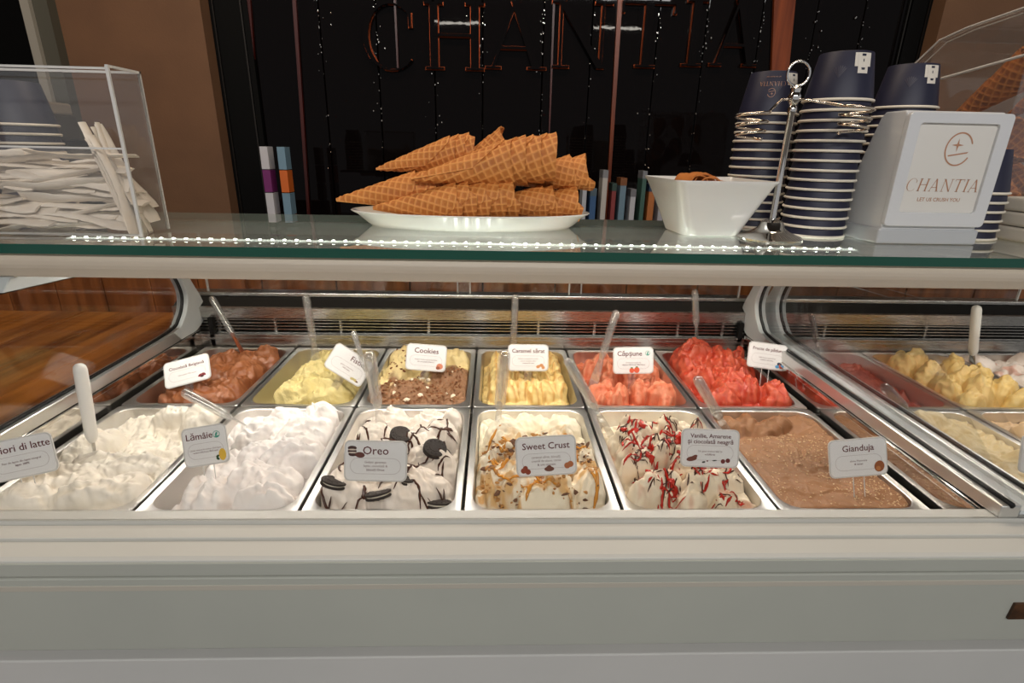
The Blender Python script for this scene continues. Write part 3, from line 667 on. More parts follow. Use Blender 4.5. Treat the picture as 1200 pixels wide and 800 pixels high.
crumbs(G['gianduja'], 33, 1500, (-.10, .10, -.16, .09), (.0009, .0013, .002), mat('pale_crumb', srgb(226, 196, 158), .8), 'pale_crumbs', lambda x, y: .25+.75*max(0, math.sin(x*30+y*8+.6)*.6+.4)*(1 if y < .06 else .4))
# cookies
def cookie_meshes():
    w_ = MB().lathe([(.0005, 0), (.0185, 0), (.0215, .0006), (.022, .002), (.0215, .0036), (.019, .0042), (.012, .0044), (.0115, .005), (.0005, .005)], 28)
    for k in range(12): a = 2*PI*k/12; w_.lathe([(.0018, .004), (.0014, .0052)], 5, .0158*math.cos(a), .0158*math.sin(a), 0)
    f_ = MB().lathe([(.0005, 0), (.0185, 0), (.0192, .0012), (.0185, .0024), (.0005, .0024)], 24)
    return w_.mesh('wafer'), f_.mesh('filling')
wf, fl = cookie_meshes()
wf.materials.append(mat('dark_cocoa_wafer', srgb(50, 42, 38), .7, bump=.3, bs=300)); fl.materials.append(mat('cookie_filling', srgb(232, 222, 204), .6))
ck_spots = [(.072, .01, -.6, -.35, .3, 'by the upper right drizzle'), (.070, -.045, -.75, -.3, 1.2, ''), (.03, -.115, -.6, -.2, 2.0, ''), (-.098, -.125, .3, .9, .5, ''), (.0, .02, -.5, .5, .1, ''), (.095, -.135, -.5, .8, 2.0, ''), (-.01, -.145, .9, .2, .7, '')]
for i, (x, y, rx, ry, rz, _) in enumerate(ck_spots):
    x = max(-.084, min(.084, x)); g = G['cream']
    c = thing('cookie', (g.xc+x, g.yc+y, g.z(x, y)-.001), 'dark sandwich cookie piece pressed into the white drizzled gelato', 'cookie', 'cookie pieces on the white drizzled gelato')
    c.rotation_euler = (-rx*.45, ry*.45, rz); c.scale = (.95, .95, .95)
    link('wafer', wf, None, c, smooth='auto', world=False)
    o = link('filling', fl, None, c, smooth='auto', world=False); o.location = (0, 0, -.0024)
    o = link('wafer', wf, None, c, smooth='auto', world=False); o.location = (0, 0, -.0024); o.rotation_euler = (PI, 0, 0)
# second bay
for k, (x, lab) in enumerate(((.975, 'dark red sorbet'), (1.225, 'yellow swirled gelato'), (1.475, 'white streaked gelato'))):
    place_pan(x, BY, f'steel pan holding the {lab} in the second bay')
for x, lab in ((.975, 'pale yellow smooth gelato'), (1.225, 'beige gelato')): place_pan(x, FY, f'steel pan holding the {lab} in the second bay')
def f_dred(u, v, X, Y):
    h = -.03+.008*fbm(X*14, Y*14, 201)+.003*fbm(X*60, Y*60, 203); return h, np.clip(.5+fbm(X*30, Y*30, 205), 0, 1)*.5
make_gelato(.975, BY, f_dred, gmat('dark_red_sorbet', (140, 54, 38), (118, 40, 28), (166, 82, 60), .35, .3, 120, 30), 'dark red sorbet lying low in its pan behind the divider', 70, 100)
def f_swirl(u, v, X, Y):
    base = -.03+.006*fbm(X*9, Y*9, 211)
    L = [(-.06, .10, 1.2, .06, .035, -.03, .05, .003, 9), (-.01, .12, .2, .05, .03, -.03, .05, .003, 8), (.05, .06, .9, .06, .03, -.03, .055, .003, 9), (-.04, .03, .7, .07, .03, -.03, .05, .003, 8), (-.06, -.05, 1.2, .07, .03, -.03, .05, .003, 9), (.02, -.02, .4, .08, .035, -.03, .055, .004, 9), (-.01, -.09, .9, .07, .035, -.03, .06, .004, 10), (.06, -.08, .6, .06, .035, -.03, .055, .004, 10), (.08, .01, 1.0, .05, .03, -.03, .05, .003, 9), (.06, -.14, .1, .05, .025, -.03, .05, .003, 8), (-.06, -.13, .4, .05, .03, -.03, .045, .003, 8)]
    h, t = lobes(X, Y, L, base); h += fine(X, Y, 213, .0012, 40); return h, np.clip(t**3*.5, 0, 1)
make_gelato(1.225, BY, f_swirl, gmat('yellow_swirl_gelato', (230, 202, 136), (222, 190, 118), (206, 164, 86), .4, .1, 80, 16), 'yellow swirled gelato in high folds behind the divider', 110, 150)
def f_white3(u, v, X, Y):
    L = rand_lobes(221, 26, (-.09, .09, -.14, .14), (.03, .05), -.024, .036, .002, 8)
    h, t = lobes(X, Y, L, -.02+.006*fbm(X*10, Y*10, 223)); return h, np.clip(sstep(.3, .7, fbm(X*16, Y*16, 225)), 0, .6)
make_gelato(1.475, BY, f_white3, gmat('white_streaked_gelato', (238, 226, 214), (232, 214, 200), (196, 120, 90), .42, .2, 90, 16), 'white gelato with reddish streaks at the end of the second bay', 70, 100)
def f_py(u, v, X, Y):
    L = [(-.02, .13, .2, .09, .03, -.02, .03, .001, 5), (.03, -.08, .4, .08, .06, -.03, .036, .002, 8), (-.05, -.12, .8, .06, .04, -.03, .036, .002, 8), (.07, -.02, 1.0, .05, .03, -.03, .03, .002, 7)]
    h, t = lobes(X, Y, L, -.012+.004*fbm(X*8, Y*8, 231)); h += fine(X, Y, 233, .0014, 40); return h, t*.4
make_gelato(.975, FY, f_py, gmat('pale_yellow_gelato', (238, 216, 170), (232, 206, 154), (244, 228, 194), .38, .1, 70, 14), 'pale yellow smooth gelato beside the divider', 90, 130)
def f_be(u, v, X, Y):
    L = rand_lobes(241, 22, (-.09, .09, -.14, .14), (.03, .05), -.024, .036, .002, 8)
    h, t = lobes(X, Y, L, -.02+.006*fbm(X*10, Y*10, 243)); return h, t*.5
make_gelato(1.225, FY, f_be, gmat('beige_gelato', (222, 190, 150), (208, 172, 128), (232, 208, 174), .4, .2, 90, 16), 'beige gelato in the pan with the blank sign', 70, 100)
# ------------------------------------------------------------------ spatulas
def sup(cx, cy, a, b, z, n=16, e=2.6):
    out = []
    for i in range(n):
        t = 2*PI*i/n; c, s = math.cos(t), math.sin(t)
        out.append((cx+a*math.copysign(abs(c)**(2/e), c), cy+b*math.copysign(abs(s)**(2/e), s), z))
    return out
choc_smear = mat('chocolate_smear', srgb(140, 70, 34), .3)
steel_blade = mat('blade_steel', (.55, .54, .52, 1), .25, 1.)
def spatula(E_, T_, label, hm, bm_, twist=0., bl=.065, wd=1., dip=.045, group=None):
    E_, T_ = Vector(E_), Vector(T_); d = (T_-E_).normalized(); tip = E_-d*dip; L = (T_-tip).length
    t = thing('spatula', tip, label, 'spatula', group)
    t.rotation_mode = 'QUATERNION'; t.rotation_quaternion = d.to_track_quat('Z', 'Y') @ Euler((0, 0, twist)).to_quaternion()
    b0 = bl+dip
    H = [(b0-.012, .0062, .0040), (b0-.006, .0085, .006), (b0, .0098, .0072), (b0+.004, .0100, .0076), (b0+(L-b0)*.3, .0096, .0078), (b0+(L-b0)*.65, .0104, .0082), (L-.012, .0100, .008), (L-.005, .0086, .007), (L-.0015, .0055, .0045), (L, .0015, .0012)]
    mb = MB().loops([sup(0, 0, a*wd, b*wd, z) for z, a, b in H])
    if hm is clearplastic:
        I_ = [(b0+.010, .003, .002)]+[(z, a-.0028, b-.0026) for z, a, b in H[4:7]]+[(L-.008, .0035, .0028)]
        inner = MB().loops([sup(0, 0, a*wd, b*wd, z) for z, a, b in I_])
        me = mb.mesh('handle'); n0 = len(me.vertices)
        bm = bmesh.new(); bm.from_mesh(me); bm2 = inner.mesh('x'); bm.from_mesh(bm2); bm.verts.ensure_lookup_table()
        bmesh.ops.reverse_faces(bm, faces=[f for f in bm.faces if all(v.index >= n0 or v.index == -1 for v in f.verts)] if False else bm.faces[len(me.polygons):])
        bm.to_mesh(me); bm.free()
        link('handle', me, hm, t, smooth='auto', world=False)
    else: mb.build('handle', hm, t, smooth='auto', world=False)
    B = [(0, .004, .0006), (.003, .0095, .0008), (.010, .0135, .0010), (b0*.45, .0140, .0012), (b0*.7, .0105, .0018), (b0*.88, .0068, .0030), (b0+.002, .0060, .0042)]
    MB().loops([sup(0, 0, a*wd, b, z, 16, 3.2) for z, a, b in B]).build('blade', bm_, t, smooth='auto', world=False)
    return t
CP = clearplastic
spatula((-.615, .299, .0), (-.692, .329, .153), 'clear plastic spatula standing in the chocolate brown gelato', CP, choc_smear, .5)
spatula((-.413, .259, .0), (-.428, .275, .177), 'clear plastic spatula standing in the pistachio gelato', CP, CP, .2)
spatula((-.228, .070, .0), (-.268, .095, .142), 'clear plastic spatula leaning at the edge of the crumb-topped gelato', CP, CP, .4, wd=.75)
spatula((-.173, -.108, .0), (-.189, -.10, .166), 'clear plastic spatula in the white cookie-studded gelato', CP, CP, .0, wd=1.2)
spatula((.100, .332, -.01), (.104, .352, .162), 'clear plastic spatula in the caramel yellow gelato', CP, CP, .1)
spatula((.054, -.106, -.005), (.068, -.10, .170), 'clear plastic spatula in the caramel and crumb topped gelato', CP, CP, .05, wd=1.25)
spatula((.295, .147, .005), (.338, .163, .176), 'clear plastic spatula in the salmon pink strawberry gelato', CP, CP, .3)
spatula((.610, .329, .03), (.590, .349, .182), 'clear plastic spatula in the bright red berry sorbet', CP, CP, .1, wd=1.15)
spatula((.28, -.087, -.005), (.187, -.09, .150), 'clear plastic spatula in the cherry-streaked vanilla gelato', CP, CP, .5, wd=1.1)
spatula((.536, -.092, -.02), (.446, -.09, .114), 'clear plastic spatula in the hollow of the flat hazelnut gelato', CP, CP, .6, wd=1.1)
spatula((-.415, -.11, .0), (-.540, -.115, .088), 'clear plastic spatula lying low in the ridged white lemon sorbet', CP, CP, .7, wd=1.1)
spatula((-.660, -.203, -.01), (-.650, -.195, .175), 'white-handled steel spatula in the smooth white milk gelato', white_plastic, steel_blade, .1, bl=.052, wd=1.25)
spatula((1.37, .286, -.01), (1.338, .295, .162), 'white-handled spatula at the back of the second bay', white_plastic, steel_blade, .1, bl=.045, wd=1.25)
spatula((.965, -.051, -.01), (.868, -.04, .077), 'clear plastic spatula in the pale yellow smooth gelato', CP, CP, .6, wd=1.1)
spatula((.969, .33, -.02), (.922, .345, .12), 'clear plastic spatula in the dark red sorbet', CP, CP, .2)
# ------------------------------------------------------------------ flavour signs
CW, CH = .092, .059
def disc(mb, x, y, rx, ry, z, n=14, rot=0.):
    c, s = math.cos(rot), math.sin(rot)
    pts = [(rx*math.cos(2*PI*i/n), ry*math.sin(2*PI*i/n)) for i in range(n)]
    mb.add([(x+p*c-q*s, -z, y+p*s+q*c) for p, q in pts], [tuple(range(n))])
IC = {}
def icol(*c):
    k = 'icon_%d_%d_%d' % c
    if k not in IC: IC[k] = mat(k, srgb(*c), .6)
    return IC[k]
def put_text(parent, body, size, x, z, m, depth, name, bold=0., shear=0.):
    me = text_mesh(body, size, .00012, shear, bold); me.materials.append(m)
    o = link(name, me, None, parent, world=False); o.rotation_euler = (PI/2, 0, 0); o.location = (x, -depth, z)
    return o
def sign(loc, yaw, tilt, roll, title, tsize, lines, icons, label, stake=.055, flat=True, cw=CW, ch=CH, tx=0., lsize=.0046, ty=None, leaf=None, stake_dx=0.):
    t = thing('flavor_sign', loc, label, 'sign')
    t.rotation_euler = (Matrix.Rotation(yaw, 3, 'Z') @ Matrix.Rotation(-tilt, 3, 'X') @ Matrix.Rotation(roll, 3, 'Y')).to_euler()
    MB().prism(rrect(cw+.005, ch+.005, .0095, 5), 1, -.0006, .0016).build('holder', acrylic_edge, t, world=False, bevel=.0004)
    card = MB().prism(rrect(cw, ch, .008, 5), 1, -.0012, -.0005).build('card', card_white, t, world=False)
    D = .00135
    tl = title.split('\n')
    for i, s in enumerate(tl):
        z = (ty if ty is not None else ch*.27)+((len(tl)-1)/2-i)*tsize*.98
        put_text(card, s, tsize, tx, z, ink, D, 'lettering', bold=.00012)
    lz = -ch*.13 if ty is None else -ch*.13
    for i, s in enumerate(lines):
        put_text(card, s, lsize, 0, lz+((len(lines)-1)/2-i)*lsize*1.15, ink if (i == len(lines)-1 and len(lines) > 1) else ink2, D, 'small_print')
    if lines:
        o_, i_ = rrect(cw*.84, ch*.42, ch*.2, 5, 0, lz), rrect(cw*.84-.0007, ch*.42-.0007, ch*.2-.0003, 5, 0, lz); n = len(o_)
        MB().add([(x, -D, z) for x, z in o_]+[(x, -D, z) for x, z in i_], [(k, (k+1) % n, n+(k+1) % n, n+k) for k in range(n)]).build('outline', ink2, card, world=False)
    for j, (col, shapes) in enumerate(icons):
        mb = MB()
        for q, (x, z, rx, rz, rot) in enumerate(shapes): disc(mb, x, z, rx, rz, D+.0001*(j+1)+.00002*q, 12, rot)
        mb.build('icon', icol(*col), card, world=False)
    if leaf:
        n = 16; mb = MB()
        mb.add([(leaf[0]+r*math.cos(2*PI*i/n), -D, leaf[1]+r*math.sin(2*PI*i/n)) for r in (.0058, .0048) for i in range(n)], [(k, (k+1) % n, n+(k+1) % n, n+k) for k in range(n)])
        disc(mb, leaf[0], leaf[1]+.0003, .0017, .0038, D+.0001, 10, -.5); disc(mb, leaf[0]+.001, leaf[1]-.0035, .004, .0012, D+.0001, 10, .2)
        mb.build('icon', icol(60, 150, 128), card, world=False)
    if flat: MB().box(stake_dx-.009, stake_dx+.009, .0002, .0016, -ch/2-stake, -ch/2+.012).build('stake', acrylic, t, world=False)
    else:
        for dx in (-.009, .009): MB().tube([(dx, .001, -ch/2+.004), (dx, .001, -ch/2-stake)], .0008, 6).build('stake', acrylic_edge, t, world=False)
    return t
sign((-.641, .082, .046), .05, .75, -.28, 'Ciocolată Belgiană', .0098, ['Ciocolată 70% cacao'], [((120, 22, 30), [(.026, -.019, .005, .003, .6), (.034, -.018, .005, .003, -.6)]), ((70, 20, 16), [(.030, -.022, .004, .003, 0)])], 'white sign lying tilted on the chocolate brown gelato', .03, ty=.012)
sign((-.283, .09, .060), .0, .35, .55, 'Fistic', .0165, ['gelato artizanal cu', '100% fistic'], [((196, 180, 120), [(.024, -.022, .006, .003, .2), (.031, -.022, .005, .003, -.3)]), ((110, 80, 50), [(.036, -.023, .003, .002, 0)])], 'white sign slanting in the pistachio gelato', .05, tx=.014)
sign((-.116, .16, .052), .0, .35, .07, 'Cookies', .0175, ['Gelato de biscuiți și bucățele', 'de ciocolată și fursec'], [((206, 130, 100), [(.034, -.019, .008, .007, 0)]), ((150, 84, 60), [(.030, -.023, .005, .004, 0)])], 'white sign above the crumb-topped cream gelato', .05)
sign((.129, .139, .062), .0, .30, .0, 'Caramel sărat', .0135, ['Gelato artizanal de vanilie', 'unt și caramel sărat', 'caramel & sare'], [((200, 140, 90), [(.024, -.021, .005, .004, .4), (.032, -.018, .005, .004, -.4), (.036, -.023, .004, .004, 0)])], 'white sign above the caramel yellow gelato', .055)
sign((.379, .127, .062), .0, .30, -.02, 'Căpșune', .0160, ['Sorbet proaspăt de', 'căpșuni 54% fruct, fără lapte'], [((214, 92, 60), [(-.004, -.024, .006, .006, 0), (.008, -.023, .007, .007, 0)]), ((90, 120, 60), [(-.004, -.0175, .003, .0015, 0), (.008, -.0155, .003, .0015, 0)])], 'white sign with green leaf mark in the strawberry gelato', .055, tx=-.009, leaf=(.034, .017), stake_dx=-.004)
sign((.721, .163, .062), -.02, .35, .12, 'Fructe de pădure', .0108, ['54% fructe: zmeură și', 'amestec de zmeu'], [((50, 60, 80), [(.030, -.016, .004, .004, 0)]), ((80, 150, 200), [(.027, -.023, .005, .004, 0)]), ((226, 104, 76), [(.037, -.020, .006, .007, 0)])], 'white sign on wire stakes in the red berry sorbet', .05, flat=False)
sign((-.690, -.302, .060), .12, .30, -.17, 'Fiori di latte', .0160, ['Fior de lapte din lapte integral', 'lapte 100%'], [], 'white sign in the smooth white milk gelato', .05, flat=False, tx=.006)
sign((-.426, -.265, .060), .0, .38, -.16, 'Lămâie', .0150, ['Lămâi stoarse în sorbet, fără lapte', 'sorbet 54% fruct, fără lapte'], [((222, 180, 60), [(.026, -.018, .006, .010, 0)]), ((40, 70, 30), [(.018, -.020, .003, .002, .6), (.018, -.024, .003, .002, -.6)])], 'white sign with lemon picture and leaf mark in the lemon sorbet', .05, flat=False, cw=.068, ch=.06, tx=-.008, leaf=(.020, .016), lsize=.0036)
sign((-.135, -.327, .070), .0, .30, .02, 'Oreo', .0180, ['Gelato garantat:', 'lapte, ciocolată &', 'biscuiți Oreo'], [((64, 36, 30), [(-.036, .020, .007, .0035, 0), (-.036, .015, .007, .0035, 0), (-.035, .0105, .007, .0035, 0)]), ((210, 196, 180), [(-.036, .0175, .0066, .0012, 0), (-.0355, .0128, .0066, .0012, 0)]), ((96, 52, 44), [(-.024, .0095, .0075, .0045, -.1)])], 'grey-white sign with cookie picture in the cookie-studded gelato', .055, tx=0, lsize=.0052)
sign((.131, -.311, .070), .0, .30, -.06, 'Sweet Crust', .0150, ['caramel sărat, biscuiți,', 'cremă de alune, cacao', '& unt crocant'], [((140, 60, 34), [(-.037, -.022, .0045, .0045, 0), (-.030, -.024, .0045, .0045, 0), (-.034, -.018, .004, .004, 0)]), ((110, 64, 48), [(.004, -.021, .008, .004, 0), (.004, -.018, .004, .003, 0)]), ((176, 104, 62), [(.033, -.017, .005, .005, 0), (.038, -.015, .005, .005, 0)])], 'grey-white sign with hazelnut pictures in the crumb-topped gelato', .055, lsize=.0052)
sign((.405, -.287, .070), -.02, .30, .02, 'Vanilie, Amarene\nși ciocolată neagră', .0098, ['Un gust memorabil și', 'echilibrat'], [((110, 58, 44), [(-.030, -.018, .009, .004, .2), (-.026, -.015, .006, .003, .5)]), ((60, 60, 50), [(-.010, -.023, .003, .0015, .2), (.008, -.020, .004, .001, .1)]), ((110, 44, 40), [(-.004, -.021, .0015, .0012, 0), (.022, -.021, .0038, .0038, 0), (.030, -.0195, .0038, .0038, 0)])], 'grey-white sign with cherry pictures in the streaked vanilla gelato', .055, ty=.0155)
sign((.650, -.299, .060), -.03, .30, -.10, 'Gianduja', .0150, ['alune Piemonte', '& cacao'], [((150, 84, 44), [(.034, -.0165, .0085, .0095, -.3)]), ((190, 122, 70), [(.032, -.020, .004, .004, 0)])], 'white sign with hazelnut picture in the flat brown gelato', .05, flat=False)
sign((.965, -.309, .070), -.05, .30, .06, '', .01, [], [], 'blank grey sign at the edge of the second bay', .05)
# ------------------------------------------------------------------ top of the shelf
ZT = .368
# plate
pl = thing('serving_platter', (-.005, .145, ZT), 'white oval porcelain platter under the heap of waffle cones', 'platter')
def oval(rx, ry, z, n=56): return [(rx*math.cos(2*PI*i/n), ry*math.sin(2*PI*i/n), z) for i in range(n)]
MB().loops([oval(.205, .078, 0), oval(.215, .086, .0005), oval(.225, .092, .008), oval(.246, .107, .026), oval(.256, .114, .031), oval(.259, .116, .033), oval(.257, .115, .0345), oval(.248, .109, .031), oval(.225, .094, .014), oval(.20, .078, .009)]).build('dish', porcelain, pl, smooth=True, world=False)
# waffle cones
def cone_mesh(L=.19, R=.041, nt=150, nr=80, seed=0):
    al = math.atan2(R, L); r = random.Random(seed); ph0 = r.uniform(0, 1.0)
    turns = 1.32; vs = []; fs = []; rv = []; Ls = math.hypot(L, R)
    for layer in (0, 1):
        for i in range(nt+1):
            th = 2*PI*turns*i/nt; end = Ls*(1.03-.10*(i/nt)+.02*math.sin(th*2+ph0*6)) - (.055*max(0, (i/nt-.86)/.14) + .04*max(0, (.10-i/nt)/.10))
            for j in range(nr+1):
                rho = .006+(end-.006)*j/nr; phi = th*math.sin(al)
                px, py = rho*math.cos(phi+.6), rho*math.sin(phi+.6); a, b = (px+py)*.7071, (px-py)*.7071; g = .0135
                ridge = max(math.exp(-((a/g-round(a/g))*g/.0017)**2), math.exp(-((b/g-round(b/g))*g/.0017)**2))
                rr = rho*math.sin(al)*(1+.02*th/(2*PI)) + .0016*th/(2*PI) + (0.0016*ridge if layer == 0 else -.0022-.0008*ridge)
                rr = max(rr, .0006)
                vs.append((rr*math.cos(th), rr*math.sin(th), rho*math.cos(al))); rv.append(ridge)
    N = (nt+1)*(nr+1); S = nr+1
    for i in range(nt):
        for j in range(nr):
            a = i*S+j; fs.append((a, a+S, a+S+1, a+1)); b = N+a; fs.append((b, b+1, b+S+1, b+S))
        a = i*S+nr; fs.append((a, a+S, N+a+S, N+a)); a = i*S; fs.append((a+S, a, N+a, N+a+S))
    for j in range(nr):
        fs.append((j+1, j, N+j, N+j+1)); a = nt*S+j; fs.append((a, a+1, N+a+1, N+a))
    mb = MB(); mb.add(vs, fs); me = mb.mesh('waffle_cone'); at = me.attributes.new('mixv', 'FLOAT', 'POINT'); at.data.foreach_set('value', rv); me.polygons.foreach_set('use_smooth', [True]*len(me.polygons)); me.set_sharp_from_angle(angle=1.0)
    return me
cm = [cone_mesh(seed=s) for s in (1, 2)]
for m_ in cm: m_.materials.append(waffle)
cmd = [m_.copy() for m_ in cm]
for m_ in cmd: m_.materials.clear(); m_.materials.append(waffle_d)
rc = random.Random(9)
def cones(tip, mouth, n, label, group, ms=cm, pitch=.029, sc=1., spin=0.):
    tip, mouth = Vector(tip), Vector(mouth); d = (mouth-tip).normalized()
    for i in range(n):
        o = bpy.data.objects.new('waffle_cone', ms[i % 2]); COL.objects.link(o)
        o.location = tip+d*pitch*i+Vector((rc.uniform(-1, 1), rc.uniform(-1, 1), rc.uniform(-1, 1)))*.0012
        o.rotation_mode = 'QUATERNION'; o.rotation_quaternion = d.to_track_quat('Z', 'Y') @ Euler((0, 0, spin+rc.uniform(-.25, .25))).to_quaternion(); o.scale = (sc,)*3
        tag(o, label+(', bare tip' if i == 0 and n > 1 else ', open mouth' if i == n-1 and n > 1 else ''), 'waffle cone', group)
cones((-.212, .098, .410), (.102, .090, .432), 5, 'golden waffle cone nested in the row along the front of the platter', 'front row of nested cones on the platter', spin=2.2)
cones((-.300, .145, .420), (.0, .15, .455), 4, 'golden waffle cone in the row lying behind the front row', 'middle row of nested cones on the platter', spin=2.0)
cones((-.132, .096, .466), (.150, .106, .514), 4, 'golden waffle cone in the tilted row on top of the heap', 'top row of nested cones on the platter', pitch=.030, spin=1.0, sc=1.12)
cones((-.214, .17, .482), (.01, .17, .524), 3, 'golden waffle cone in the raised row at the back of the heap', 'back row of nested cones on the platter', pitch=.02, sc=.95, spin=1.3)
cones((-.085, .175, .455), (.060, .165, .530), 1, 'golden waffle cone with its torn lip sticking up from the heap', None, spin=.4, sc=.95)
cones((.045, .155, .462), (.240, .155, .486), 2, 'golden waffle cone behind the open mouths of the top row', 'rear right cones on the platter', pitch=.03, sc=.92, spin=2.8)
cones((-.015, .12, .412), (.18, .118, .424), 2, 'golden waffle cone low beside the front row mouths', 'lower right cones on the platter', pitch=.022, sc=.9, spin=2.2)
cones((.055, .15, .412), (.24, .14, .422), 1, 'golden waffle cone lying lowest at the platter end', None, sc=.92, spin=2.2)
# bowl
bw = thing('square_bowl', (.492, .11, ZT), 'white square porcelain bowl beside the cup holder', 'bowl')
def sq(w, z, r, sag=0.):
    return [(x, y, z+sag*(abs(x*y)/(w*w/4))) for x, y in rrect(w, w, r, 7)]
bo = MB().loops([sq(.140, 0, .03), sq(.152, .003, .034), sq(.172, .03, .03), sq(.205, .07, .026), sq(.238, .103, .022, .006), sq(.250, .110, .020, .007), sq(.250, .113, .020, .007), sq(.244, .113, .018, .007), sq(.225, .10, .02), sq(.195, .07, .025), sq(.165, .03, .03), sq(.14, .008, .03)])
bw.rotation_euler = (0, 0, .06)
bw.scale = (.84, .84, .94)
bo.build('body', porcelain, bw, smooth='auto', world=False)
for i, (x, y, z, a) in enumerate(((.450, .090, .470, .3), (.472, .10, .472, .0), (.490, .090, .466, -.3), (.460, .12, .462, .8), (.520, .1, .456, .2), (.530, .13, .452, 1.2), (.50, .14, .452, .6))):
    mb = MB(); pts = []; R_ = .022
    rows = []
    for k in range(15):
        t = k/14*PI*1.15+.2
        rows.append([(R_*math.cos(t)*(1+.02*math.sin(j*2.1)), -.028+.056*j/10, R_*math.sin(t)*.9+.0012*math.sin(j*2.6+k)) for j in range(11)])
    vs = [p for r_ in rows for p in r_]+[(p[0]*.9, p[1], p[2]*.9-.001) for r_ in rows for p in r_]; fs = []
    for k in range(14):
        for j in range(10):
            a0 = k*11+j; fs += [(a0, a0+1, a0+12, a0+11), (165+a0, 165+a0+11, 165+a0+12, 165+a0+1)]
    for k in range(14): fs += [(k*11, k*11+11, 165+k*11+11, 165+k*11), (k*11+10, 165+k*11+10, 165+k*11+21, k*11+21)]
    for j in range(10): fs += [(j, 165+j, 165+j+1, j+1), (154+j, 154+j+1, 165+155+j, 165+154+j)]
    o = mb.add(vs, fs).build('waffle_piece', waffle, None, smooth='auto', world=False); o.location = (x, y, z); o.rotation_euler = (0, 0, a)
    tag(o, 'curled golden waffle piece in the white square bowl', 'waffle', 'waffle pieces in the bowl')
# cups -------------------------------------------------------------------------
CR0, CR1, CHt = .0475, .0625, .088
def cone_pt(a, z, off=.0):   # point on the cup wall, a = angle from the front, z height
    r = CR1+(CR0-CR1)*z/CHt+off
    return (r*math.sin(a), -r*math.cos(a), z)
def wrap(me, zc, ang, flip=True):
    for v in me.vertices:
        x, y, d = v.co.x, v.co.y, v.co.z
        if flip: x, y = -x, -y
        z = zc+y; r = CR1+(CR0-CR1)*z/CHt; v.co = cone_pt(ang+x/r, z, .0004+.0003*(d > 0))
    me.update()
def cup_meshes():
    b = MB().lathe([(CR1-.0015, .002), (CR1, .002), (CR0, CHt-.001), (CR0-.001, CHt), (CR0-.003, CHt), (CR0-.0035, CHt-.006), (.001, CHt-.006), (.001, CHt-.0065), (CR0-.005, CHt-.0065), (CR1-.002, .002)], 40, cap0=False, cap1=False)
    r = MB().lathe([(CR1+.0003+.0026*math.cos(2*PI*k/8), .0027+.0027*math.sin(2*PI*k/8)) for k in range(9)], 40, cap0=False, cap1=False)
    bm_, rm = b.mesh('cup_body'), r.mesh('cup_rim'); bm_.materials.append(navy); rm.materials.append(rimwhite); return bm_, rm
cb_m, cr_m = cup_meshes()
def polys_mesh(polys, th=.0003):
    mb = MB()
    for i, p in enumerate(polys): mb.add([(x, y, th+.00001*i) for x, y in p], [tuple(range(len(p)))])
    me = bpy.data.meshes.new('print'); me.from_pydata(mb.v, [], mb.f); me.update(); return me
def ring_polys(rx, ry, w_, a0=0, a1=360, n=40):
    out = []
    for i in range(n):
        t0, t1 = math.radians(a0+(a1-a0)*i/n), math.radians(a0+(a1-a0)*(i+1)/n)
        out.append([((rx-o)*math.cos(t), (ry-o)*math.sin(t)) for t, o in ((t0, 0), (t1, 0), (t1, w_), (t0, w_))])
    return out
def logo_polys(s):
    P_ = ring_polys(s*.44, s*.5, s*.045, 20, 330, 36)
    P_ += [[(-.30*s, -.16*s-.02*s), (.34*s, -.05*s-.02*s), (.30*s, -.10*s-.02*s), (-.28*s, -.20*s-.02*s)]]
    st = []
    for k in range(8): a = PI/4*k+PI/2; r_ = s*(.2 if k % 2 == 0 else .045); st.append((-.06*s+r_*math.cos(a), .12*s+r_*math.sin(a)))
    # star outline as four thin blades
    for k in range(0, 8, 2): P_.append([(-.06*s, .12*s), st[(k-1) % 8], st[k], st[k+1]])
    return P_
white_print = mat('white_label_print', srgb(222, 214, 202), .6)
